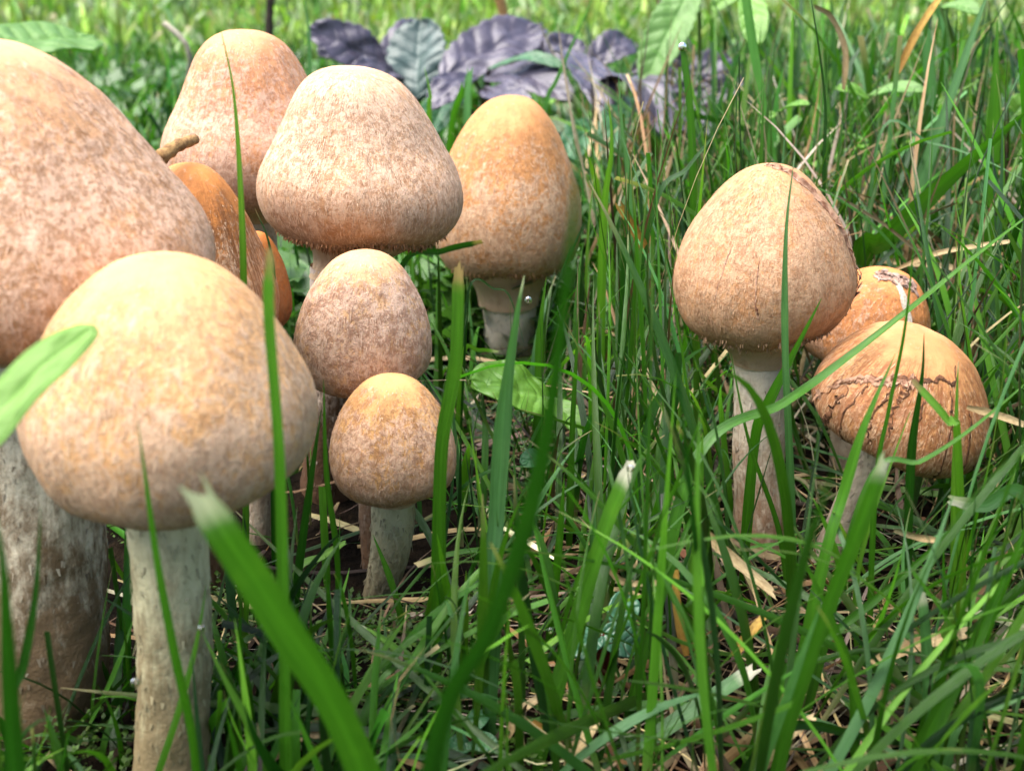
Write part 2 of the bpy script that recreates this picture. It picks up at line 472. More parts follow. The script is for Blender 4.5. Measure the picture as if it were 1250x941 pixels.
def build_mushroom(label, D, bbox, base_px, baseD, stem, kind="bell", tilt=(0, 0), seed=0, veil=.22, stem_bend=0.0, veil_r=None,
                   cap_kw={}, stem_kw={}, fib=2600, fib_pale=(.60, .45, .35), fib_brown=(.30, .13, .045), fib_v=(.18, 1.0), lump=.05, group=None, res=1.0, skew=None, stem_shift=0.0):
    sk = np.random.default_rng(seed + 500).uniform(-.12, .12, 2) if skew is None else skew
    cap = Cap(D, bbox, kind, tilt, seed, veil, lump, sk)
    base = GP(base_px, baseD); base[2] -= .15
    root = empty("mushroom", base)
    tag(root, label, "mushroom", group)
    r = np.random.default_rng(seed + 100)
    # cap
    nu, nv = int(110 * res), int(70 * res)
    u = np.linspace(0, 2 * np.pi, nu, endpoint=False); v = np.linspace(0, 1, nv) ** .9
    Ug, Vg = np.meshgrid(u, v)
    loc = cap.surf(Ug, Vg)
    loc[0] = loc[0].mean(0)
    fine = vnoise(np.stack([np.cos(Ug) * 6, np.sin(Ug) * 6, Vg * 9], -1), seed + 60) * .006 * cap.R * np.clip(Vg * 4, 0, 1)
    rad = np.stack([np.cos(Ug), np.sin(Ug), 0 * Ug + .4], -1)
    loc = loc + rad * fine[..., None]
    w = cap.world(loc).reshape(-1, 3)
    svv = np.stack([np.cos(Ug), np.sin(Ug), Vg], -1).reshape(-1, 3)
    mat = cap_material(seed, **cap_kw)
    mesh_obj("cap", w, grid_faces(nu, nv, True), mat, root, base, attrs={"sv": svv})
    # veil: closed membrane from the inrolled rim to the stem
    pr, pz = prof_pts(kind, 60)
    rs = (stem[0] * 1.05) if veil_r is None else veil_r
    nvv = 16
    t = np.linspace(0, 1, nvv)
    rv = pr[-1] * cap.R * 1.0 * (1 - t) + rs * t - np.sin(t * np.pi) * .05 * cap.R
    zv = (pz[-1]) * cap.H - veil * cap.R * t ** 1.1
    T, U2 = np.meshgrid(t, u, indexing='ij')
    RV = np.interp(T, t, rv) * (1 + (cap.disp(U2, np.ones_like(U2)) - 1) * (1 - T)); ZV = np.interp(T, t, zv)
    RV = RV + .012 * cap.R * vnoise(np.stack([np.cos(U2) * 7, np.sin(U2) * 7, T * 2], -1), seed + 7) * np.sin(T * np.pi)
    lv = np.stack([RV * np.cos(U2), RV * np.sin(U2), ZV], -1)
    lv[..., 0] += stem_shift * T ** 1.3
    lv[0] = loc[-1]
    wv = cap.world(lv).reshape(-1, 3)
    svl = np.stack([np.cos(U2), np.sin(U2), 1 - T * .5], -1).reshape(-1, 3)
    vm = stem_material(seed + 3, pale=(.52, .35, .21), brown=(.30, .15, .065), amt=.7, low=.3)
    mesh_obj("veil", wv, grid_faces(nu, nvv, True), vm, root, base, attrs={"sv": svl})
    # stem
    top = cap.world(np.array([stem_shift, 0, zv[-1] + .25 * cap.R * veil])); 
    ax = cap.F[:, 2]
    L = np.linalg.norm(top - base)
    mid = (top - ax * L * .45) * .5 + (base * .45 + top * .55) * .5 + np.array([stem_bend, 0, 0])
    nst, nsu = 60, 44
    path = spline([base, mid, top], nst)
    tt = np.linspace(0, 1, nst)
    rad_ = np.interp(tt, np.linspace(0, 1, len(stem)), stem[::-1])
    tan = nrm(np.gradient(path, axis=0))
    sx = nrm(np.cross(np.tile([0, 1., 0], (nst, 1)), tan)); sy = np.cross(tan, sx)
    a = np.linspace(0, 2 * np.pi, nsu, endpoint=False)
    A, TT = np.meshgrid(a, tt)
    q = np.stack([np.cos(A), np.sin(A), TT * L * 1.3], -1)
    rr = rad_[:, None] * (1 + .05 * vnoise(q * 1.0, seed + 1) + .03 * vnoise(q * 2.6, seed + 2) + .012 * vnoise(q * 6, seed + 5))
    pts = path[:, None, :] + rr[..., None] * (np.cos(A)[..., None] * sx[:, None, :] + np.sin(A)[..., None] * sy[:, None, :])
    mesh_obj("stem", pts.reshape(-1, 3), grid_faces(nsu, nst, True), stem_material(seed, **stem_kw), root, base,
             attrs={"sv": np.stack([np.cos(A), np.sin(A), TT], -1).reshape(-1, 3)})
    # shaggy scales on the stem
    ns = int(220 + 260 * max(stem))
    ia = r.uniform(0, 2 * np.pi, ns); it = r.uniform(.02, .97, ns)
    k0 = np.clip((it * (nst - 1)).astype(int), 0, nst - 2)
    rc = np.stack([np.interp(it, tt, rr.mean(1))], 1) * (1 + .05 * vnoise(np.stack([np.cos(ia), np.sin(ia), it * L * 1.3], -1), seed + 1))[:, None]
    outw = np.cos(ia)[:, None] * sx[k0] + np.sin(ia)[:, None] * sy[k0]
    pc = np.stack([np.interp(it, tt, path[:, q]) for q in range(3)], 1) + outw * rc * 1.005
    tg = tan[k0]; sd = np.cross(tg, outw)
    sl = r.uniform(.05, .16, ns)[:, None]; sw = r.uniform(.008, .028, ns)[:, None]
    tipp = pc - tg * sl * r.uniform(.6, 1, (ns, 1)) + outw * sl * r.uniform(.03, .25, (ns, 1)) + sd * r.normal(0, .02, (ns, 1))
    vs = np.stack([pc - sd * sw, pc + sd * sw, tipp + sd * sw * .5, tipp - sd * sw * .4], 1).reshape(-1, 3)
    k4 = np.arange(ns) * 4
    sk_ = stem_kw.get('pale', (.44, .36, .26)); sb_ = stem_kw.get('brown', (.15, .075, .035))
    mixk = np.clip((1 - it) * stem_kw.get('low', .5) + r.normal(.05, .25, ns), 0, 1)[:, None] * stem_kw.get('amt', .6)
    sc_ = (np.array(sk_) * (1 - mixk) + np.array(sb_) * mixk) * r.uniform(.55, .95, (ns, 1))
    so = mesh_obj("stem_scales", vs, np.stack([k4, k4 + 1, k4 + 2, k4 + 3], 1), M_FIB, root, base, cols=np.repeat(sc_, 4, 0), smooth=False)
    so["kind"] = "stuff"
    # appressed fibres of the felty skin
    if fib:
        n = int(fib * 1.8)
        fu = r.uniform(0, 2 * np.pi, n)
        fv = fib_v[0] + (fib_v[1] - fib_v[0]) * r.uniform(0, 1, n) ** .75
        clump = vnoise(np.stack([np.cos(fu) * 3, np.sin(fu) * 3, fv * 5], -1), seed + 9)
        keep = clump + r.normal(0, .5, n) > -.35
        fu, fv, clump = fu[keep], fv[keep], clump[keep]; n = len(fu)
        ln = r.uniform(.025, .085, n) * (.5 + .5 * cap.R / 1.6); wd = r.uniform(.0025, .006, n)
        dv = ln / (cap.H * 1.25)
        du = r.normal(0, .35, n) * ln / cap.R
        lift = r.uniform(.0, .012, n)
        p0, n0 = cap.point(fu, fv, np.full(n, .004)); p1, _ = cap.point(fu + du * .6, np.clip(fv + dv * .55, 0, 1), .006 + lift * .5)
        p2, _ = cap.point(fu + du, np.clip(fv + dv, 0, 1), .004 + lift)
        side = nrm(np.cross(n0, p2 - p0)) * wd[:, None]
        vs = np.stack([p0 - side, p0 + side, p1 - side, p1 + side, p2], 1).reshape(-1, 3)
        k = np.arange(n) * 5
        fs = np.concatenate([np.stack([k, k + 1, k + 3], 1), np.stack([k, k + 3, k + 2], 1), np.stack([k + 2, k + 3, k + 4], 1)])
        g = (r.uniform(0, 1, n) < np.clip(.66 + clump * .2 - .25 * (fv > .82), .1, .97))[:, None]
        c = np.where(g, np.array(cap_kw.get('fuzz', (.62, .44, .32))) * np.array([1.06, 1.0, .90]), np.array(fib_brown) * .6 + .4 * np.array(cap_kw.get('fuzz', (.62, .44, .32)))) * r.uniform(.8, 1.1, (n, 1))
        fo = mesh_obj("fibrils", vs, fs, M_FIB, root, base, cols=np.repeat(c, 5, 0), smooth=False)
        fo["kind"] = "stuff"
    CAPS.append((cap, base, max(stem)))
    return root, cap, base, path

GRP_L, GRP_R = "mushrooms clustered on the photo's left side", "mushrooms growing together in the right grass"
m_big = build_mushroom("largest tan mushroom, cut off by the frame edge, towering behind the front one", 14.6, (-238, 45, 263, 446), 40, 14.4, [.62, .72, .85, .98], "cone", (2, 2), 1, .2,
    cap_kw=dict(apex=(.60, .35, .18), fuzz=(.64, .44, .33), brown_amt=.95, brown=(.33, .155, .06), streak=.5, mottle=820), stem_kw=dict(amt=.95, low=1.0, pale=(.66, .57, .40), brown=(.15, .09, .04)), fib=5200, group=GRP_L, skew=(-.13, 0))
m_front = build_mushroom("blurred front mushroom with smooth yellowish crown and straight pale stem beside the curled leaf", 12.7, (20, 307, 388, 648), 206, 12.4, [.44, .45, .43, .47], "bell", (0, 0), 2, .16,
    cap_kw=dict(apex=(.66, .39, .17), fuzz=(.60, .42, .29), fuzz_at=(.18, .75), brown_amt=.45, streak=.5, rim_brown=.35), stem_kw=dict(pale=(.56, .50, .29), brown=(.16, .095, .035), amt=.75, low=1.0), fib=3000, group=GRP_L, skew=(.02, 0), stem_shift=-.14)
m_backleft = build_mushroom("orange-tan mushroom at the back of the cluster, a straw-thin blade crossing its cap", 24.5, (195, 36, 420, 264), 318, 24.0, [.42, .45, .5], "blunt", (2, 0), 3, .2,
    cap_kw=dict(apex=(.58, .30, .14), fuzz=(.64, .43, .33), brown=(.34, .12, .04), brown_amt=.65, rim_brown=.3), fib=3600, group=GRP_L)
m_felty = build_mushroom("pale felty bell-shaped mushroom with ragged brown rim, highest in the middle of the cluster", 21.0, (313, 80, 565, 308), 398, 21.2, [.42, .42, .48], "blunt", (3, 0), 4, .4,
    cap_kw=dict(apex=(.62, .39, .22), fuzz=(.67, .48, .36), fuzz_at=(.02, .35), brown=(.32, .14, .05), brown_amt=.8, rim_brown=.8), stem_kw=dict(amt=1.0, low=1.0, pale=(.55, .42, .33), brown=(.10, .05, .025)), fib=6500, fib_v=(.12, 1.0), fib_pale=(.66, .50, .38), group=GRP_L, lump=.06, stem_shift=-.5)  # shade on its lower stem is put into the dark brown
m_backright = build_mushroom("orange bell-shaped mushroom with tan stem standing behind the felty one", 27.5, (528, 116, 710, 342), 622, 28.2, [.66, .6, .58, .6], "bell", (-1, 0), 5, .5,
    cap_kw=dict(apex=(.57, .28, .10), fuzz=(.60, .41, .28), fuzz_at=(.25, .75), brown=(.25, .09, .025), brown_amt=.6, rim_brown=.5), stem_kw=dict(pale=(.72, .60, .45), brown=(.28, .17, .09), amt=.45, low=.3), fib=3000, fib_v=(.35, 1), group=GRP_L)
m_squeezed = build_mushroom("orange streaked mushroom squeezed between the largest cap and the back cap", 17.8, (138, 198, 341, 440), 245, 17.6, [.36, .38, .42], "cone", (3, 0), 6, .2,
    cap_kw=dict(apex=(.56, .22, .05), fuzz=(.60, .41, .28), fuzz_amt=.75, fuzz_at=(.2, .6), brown=(.26, .09, .02), brown_amt=1.0, streak=1.5, bare=.07), fib=1800, fib_v=(.3, 1), group=GRP_L, stem_kw=dict(amt=.9, low=.8, pale=(.3, .2, .14)))
m_tiny = build_mushroom("tiny dark orange button mushroom wedged behind the streaked one", 19.2, (284, 282, 357, 405), 318, 19.2, [.2, .22, .26], "egg", (2, 0), 7, .2,
    cap_kw=dict(apex=(.46, .16, .03), fuzz=(.40, .20, .10), fuzz_amt=.4, brown_amt=.5), fib=400, group=GRP_L, res=.7)
m_egg = build_mushroom("small egg-shaped pinkish mushroom directly above the smallest front one", 18.6, (358, 304, 527, 486), 462, 18.3, [.25, .24, .28], "dome", (-1, 0), 8, .2,
    cap_kw=dict(apex=(.66, .42, .22), fuzz=(.62, .44, .345), fuzz_at=(.12, .45), brown=(.24, .085, .03), brown_amt=.75, rim_brown=.5, streak=.7), stem_kw=dict(amt=.9, low=.8, pale=(.30, .22, .16)), fib=1500, group=GRP_L)
m_small = build_mushroom("smallest whole mushroom with a greenish stem, in front of the egg-shaped one", 17.0, (402, 455, 557, 620), 462, 17.3, [.34, .3, .26], "dome", (1, 0), 9, .2,
    cap_kw=dict(apex=(.60, .34, .13), fuzz=(.57, .38, .27), fuzz_at=(.2, .6), brown=(.24, .09, .03), brown_amt=.7, rim_brown=.6), stem_kw=dict(pale=(.54, .48, .29), brown=(.18, .11, .05), amt=.65, low=.7), fib=1500, group=GRP_L)
m_right = build_mushroom("tall tan mushroom with torn peeling skin down its edge, in the right grass", 19.0, (822, 199, 1047, 430), 928, 19.0, [.47, .42, .43, .48], "turnip", (-2, 0), 10, .33,
    cap_kw=dict(apex=(.54, .29, .13), fuzz=(.54, .345, .22), fuzz_at=(.02, .5), brown=(.29, .11, .035), brown_amt=.65, rim_brown=.3), stem_kw=dict(pale=(.70, .59, .44), brown=(.27, .13, .06), amt=.85, low=.75), fib=4200, fib_v=(.1, 1), group=GRP_R)
m_hid = build_mushroom("low orange mushroom half hidden behind the peeling one, pale skin scrap on top", 22.0, (978, 325, 1136, 460), 1040, 22.0, [.34, .36, .4], "dome", (8, 0), 11, .2,
    cap_kw=dict(apex=(.55, .23, .07), fuzz=(.56, .35, .25), fuzz_at=(.35, .9), brown=(.26, .09, .025), brown_amt=.7), fib=1200, fib_v=(.3, 1), group=GRP_R)
m_crack = build_mushroom("leaning orange-brown mushroom with a cracked cap, striped by grass blades", 17.6, (990, 391, 1208, 584), 1012, 18.4, [.30, .28, .3], "dome", (15, 14), 12, .12,
    cap_kw=dict(apex=(.54, .28, .11), fuzz=(.56, .36, .23), fuzz_at=(.25, .8), fuzz_amt=.8, brown=(.27, .085, .024), brown_amt=.9, streak=1.2, bare=.07, rim_brown=.3), stem_kw=dict(pale=(.55, .45, .33), amt=.5), fib=2200, fib_v=(.3, 1), group=GRP_R, lump=.045)

M_SCRAP = simple_material("dry_cap_skin", (.46, .27, .17), (.20, .08, .04), 700, .7, .6)
M_SCRAP_PALE = simple_material("pale_cap_skin", (.44, .31, .25), (.25, .14, .10), 600, .6, .6)
M_CRACK = simple_material("bare_flesh", (.17, .07, .03), (.06, .025, .012), 900, .8, .6)

def cap_strip(cap, root, base, name, uvpath, width, mat, lift=.01, curl=.05, rag=.35, seed=0, n=60, m=5, wander=1.0):
    """ragged skin strip following a path (u degrees, v) over the cap; its outer edge curls up"""
    r = np.random.default_rng(seed)
    pts = spline([(a, b_, 0) for a, b_ in uvpath], n)
    uu, vv = np.radians(pts[:, 0]), pts[:, 1]
    s_ = np.linspace(0, 1, n)[:, None] * np.array([[11.0, 5, 0]])
    uu = uu + wander * (np.radians(4) * vnoise(s_ * 2.0, seed + 31) + np.radians(.45) * r.normal(0, 1, n))
    vv = np.clip(vv + .016 * vnoise(s_ * 2.3, seed + 32), 0.01, 1)
    c0, nn = cap.point(uu, vv, np.full(n, lift))
    tan = nrm(np.gradient(c0, axis=0)); side = nrm(np.cross(nn, tan))
    s = np.linspace(0, 1, n)
    env = np.clip(np.minimum(s, 1 - s) * 9, .15, 1)
    jag = 1 + rag * (vnoise(np.stack([s * 22, s * 0, s * 0], -1), seed) + r.normal(0, .4, n))
    k = np.linspace(-.5, .5, m)
    pos = c0[:, None, :] + side[:, None, :] * (k[None, :] * (width * env * np.clip(jag, .3, 2))[:, None])[..., None]
    hh = curl * np.clip(k + .15, 0, 1)[None, :] ** 1.2 * 2 * np.clip(1 + .8 * vnoise(np.stack([s * 9, s * 0 + 3, s * 0], -1), seed + 1), .1, 2)[:, None] * env[:, None]
    hh = hh * r.uniform(.75, 1.2, (n, m)) + curl * .12 * r.normal(0, .5, (n, m))
    pos = pos + nn[:, None, :] * hh[..., None] + tan[:, None, :] * (r.normal(0, .2, (n, m)) * width * .12)[..., None]
    ob = mesh_obj(name, pos.reshape(-1, 3), grid_faces(m, n), mat, root, base)
    sm = ob.modifiers.new("thickness", 'SOLIDIFY'); sm.thickness = .00012; sm.offset = 0
    return ob

def skin_flakes(cap, root, base, uvpath, count, size, mat, seed):
    r = np.random.default_rng(seed)
    pts = spline([(a, b_, 0) for a, b_ in uvpath], 200)
    for k in range(count):
        q = pts[r.integers(0, 200)]
        u0 = math.radians(q[0] + r.normal(0, 2.5)); v0 = q[1] + r.normal(0, .012)
        L, Wd = size * r.uniform(.5, 1.3), size * r.uniform(.35, .8)
        n1, n2_ = 6, 5
        a = np.linspace(0, 1, n1)[:, None]; c = np.linspace(-.5, .5, n2_)[None]
        taper = (1 - a ** 1.8) * np.ones_like(c)
        ang = r.normal(0, .5)
        du = (c * Wd * taper * math.cos(ang) + a * L * math.sin(ang)) / max(cap.R * .7, .3)
        dv = (a * L * math.cos(ang) - c * Wd * taper * math.sin(ang)) / (cap.H * 1.3) * r.choice([-1, 1], p=[.35, .65])
        h = .004 + (a ** 1.6) * size * r.uniform(.1, .5) + .012 * r.normal(0, 1, (n1, n2_)) * a
        p, _ = cap.point(u0 + du + 0 * dv, np.clip(v0 + dv + 0 * du, .01, 1), h + 0 * du)
        mesh_obj("skin_flake", p.reshape(-1, 3), grid_faces(n2_, n1), mat, root, base)

root, cap, base, _ = m_right
o = cap_strip(cap, root, base, "peeling_skin", [(-160, .02), (-70, .10), (-40, .30), (-22, .55), (-14, .72)], .07, M_SCRAP, .004, .03, .5, 1, 80)
o["label"] = "torn brown skin edge running from the crown down the side"
skin_flakes(cap, root, base, [(-40, .30), (-22, .55), (-14, .72), (-10, .85)], 16, .17, M_SCRAP, 21)
skin_flakes(cap, root, base, [(-120, .05), (-75, .06), (-45, .20)], 8, .14, M_SCRAP_PALE, 22)
o = cap_strip(cap, root, base, "crack", [(-128, .50), (-131, .60), (-134, .70)], .022, M_SCRAP, .003, 0, .6, 4, 24, 3, .15)
o = cap_strip(cap, root, base, "crack", [(-106, .55), (-107, .66), (-104, .74)], .018, M_SCRAP, .003, 0, .6, 5, 24, 3, .15)
root, cap, base, _ = m_crack
MAIN = [(-170, .74), (-152, .52), (-128, .38), (-104, .33), (-80, .29), (-66, .31), (-50, .22)]
cap_strip(cap, root, base, "crack", MAIN, .05, M_CRACK, .005, 0, .9, 6, 120, 3)
cap_strip(cap, root, base, "bare_flesh", [(-164, .64), (-148, .49), (-124, .39), (-106, .36)], .08, M_SCRAP, .003, .01, .9, 7, 60, 5)
cap_strip(cap, root, base, "crack", [(-150, .55), (-152, .70), (-156, .82)], .05, M_CRACK, .005, 0, .8, 8, 40, 3)
cap_strip(cap, root, base, "crack", [(-112, .36), (-116, .52), (-114, .66)], .03, M_CRACK, .004, 0, .8, 18, 40, 3)
cap_strip(cap, root, base, "crack", [(-36, .60), (-42, .72), (-38, .88)], .06, M_CRACK, .004, 0, .8, 19, 40, 3)
for k_, (a0, v0_, v1_) in enumerate(((-140, .46, .95), (-96, .36, .80), (-72, .34, .97), (-54, .42, .90), (-124, .42, .75))):
    cap_strip(cap, root, base, "crack", [(a0, v0_), (a0 - 3, (v0_ + v1_) / 2), (a0 + 2, v1_)], .026, M_CRACK, .003, 0, .9, 40 + k_, 50, 3, .35)
skin_flakes(cap, root, base, MAIN[:4], 14, .13, M_SCRAP, 23)
skin_flakes(cap, root, base, [(-20, .78), (-28, .90), (-40, .97)], 5, .18, M_SCRAP, 24)
root, cap, base, _ = m_hid
o = cap_strip(cap, root, base, "pale_skin_scrap", [(-140, .20), (-100, .16), (-60, .24), (-48, .34)], .22, M_SCRAP_PALE, .008, .025, .6, 10, 60, 7)
skin_flakes(cap, root, base, [(-140, .20), (-100, .16), (-60, .24), (-48, .34)], 7, .15, M_SCRAP, 25)
o["label"] = "pale brown dry skin scrap on the crown"

# ragged brown fringe under the felty cap's rim
def rim_fringe(tpl, n, seed, col):
    root, cap, base, _ = tpl
    r = np.random.default_rng(seed)
    u = r.uniform(0, 2 * np.pi, n); v = r.uniform(.86, .99, n)
    p, nn = cap.point(u, v, np.full(n, .003))
    ln = r.uniform(.03, .09, n)[:, None]; wd = r.uniform(.008, .02, n)[:, None]
    down = np.array([0, 0, -1.0]) * .8 + nn * .35 + r.normal(0, .25, (n, 3))
    sd = nrm(np.cross(nn, down)) * wd
    q = p + nrm(down) * ln
    vs = np.stack([p - sd, p + sd, q + sd * .3, q - sd * .3], 1).reshape(-1, 3)
    k = np.arange(n) * 4
    fs = np.stack([k, k + 1, k + 2, k + 3], 1)
    c = np.array(col) * r.uniform(.6, 1.5, (n, 1))
    ob = mesh_obj("rim_fringe", vs, fs, M_FIB, root, base, cols=np.repeat(c, 4, 0), smooth=False)
    ob["kind"] = "stuff"
rim_fringe(m_felty, 1500, 5, (.33, .17, .08))
rim_fringe(m_backright, 500, 6, (.30, .15, .07))
rim_fringe(m_right, 300, 7, (.34, .20, .11))

# ------------------------------------------------------------------ grass blades
def blade_geo(ctrl, width, col0, col1, n=26, tip="point", face_rot=.5, fold=.18, twist=.4, flip=1, seed=0, tipcol=None):
    r = np.random.default_rng(seed)
    p = spline(ctrl, n)
    t = np.linspace(0, 1, n)
    tan = nrm(np.gradient(p, axis=0))
    view = nrm(np.array([0, 0, CAM_H]) - p)
    side = nrm(np.cross(tan, view))
    nor = np.cross(side, tan)
    a = (face_rot + twist * (t - .5)) * flip
    s2 = side * np.cos(a)[:, None] + nor * np.sin(a)[:, None]
    n2 = np.cross(s2, tan)
    if tip == "point": w = np.minimum(1, (1 - t) * 3.2 + .02) ** .8 * np.minimum(1, .55 + t * 2)
    elif tip == "cut": w = np.minimum(1, .55 + t * 2) * np.where(t > .97, .75, 1)
    elif tip == "fine": w = (1 - t) ** .6 * np.minimum(1, .6 + t * 2) + .02
    else: w = np.ones(n)
    w = w * width * .5 * (1 + .05 * np.sin(t * 17 + seed))
    cols_ = []
    V = np.stack([p - s2 * w[:, None] + n2 * (fold * w)[:, None], p - s2 * (w * .5)[:, None] + n2 * (fold * .4 * w)[:, None], p,
                  p + s2 * (w * .5)[:, None] + n2 * (fold * .4 * w)[:, None], p + s2 * w[:, None] + n2 * (fold * w)[:, None]], 1)
    if tip == "cut":
        fr = r.uniform(-.15, .75, 5)
        V[-1] += tan[-1] * (width * fr)[:, None]; V[-2] += tan[-1] * (width * fr * .35)[:, None]
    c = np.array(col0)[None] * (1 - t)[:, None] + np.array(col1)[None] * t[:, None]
    if tipcol is not None:
        L_ = np.linalg.norm(np.diff(p, axis=0), axis=1).sum(); tl = min(.06, max(.012, .7 * width / L_))
        k = np.clip((t - 1 + 1.7 * tl) / tl, 0, 1)[:, None]
        c = c * (1 - k) + np.array(tipcol)[None] * k
    C = np.repeat(c[:, None, :], 5, 1) * np.array([.92, 1, 1.18, 1, .92])[None, :, None]  # paler midrib, darker edges: crease shading put into the blade colour
    UVs = np.stack([np.broadcast_to(np.linspace(0, 1, 5)[None], (n, 5)), np.broadcast_to((t * 6 + seed)[:, None], (n, 5))], -1)
    return V.reshape(-1, 3), grid_faces(5, n), C.reshape(-1, 3), UVs.reshape(-1, 2)

KIND = {
 'g': ((.034, .120, .006), (.066, .200, .012)),
 'd': ((.010, .050, .004), (.018, .078, .006)),
 'b': ((.042, .135, .030), (.110, .255, .085)),  # pale bluish green with the sky's sheen put into the colour
 'y': ((.062, .175, .012), (.140, .310, .026)),
 's': ((.34, .24, .11), (.48, .38, .21)),
 'o': ((.30, .16, .03), (.40, .26, .05)),
}
WHITE_TIP = (.62, .58, .46)
BROWN_TIP = (.36, .24, .10)
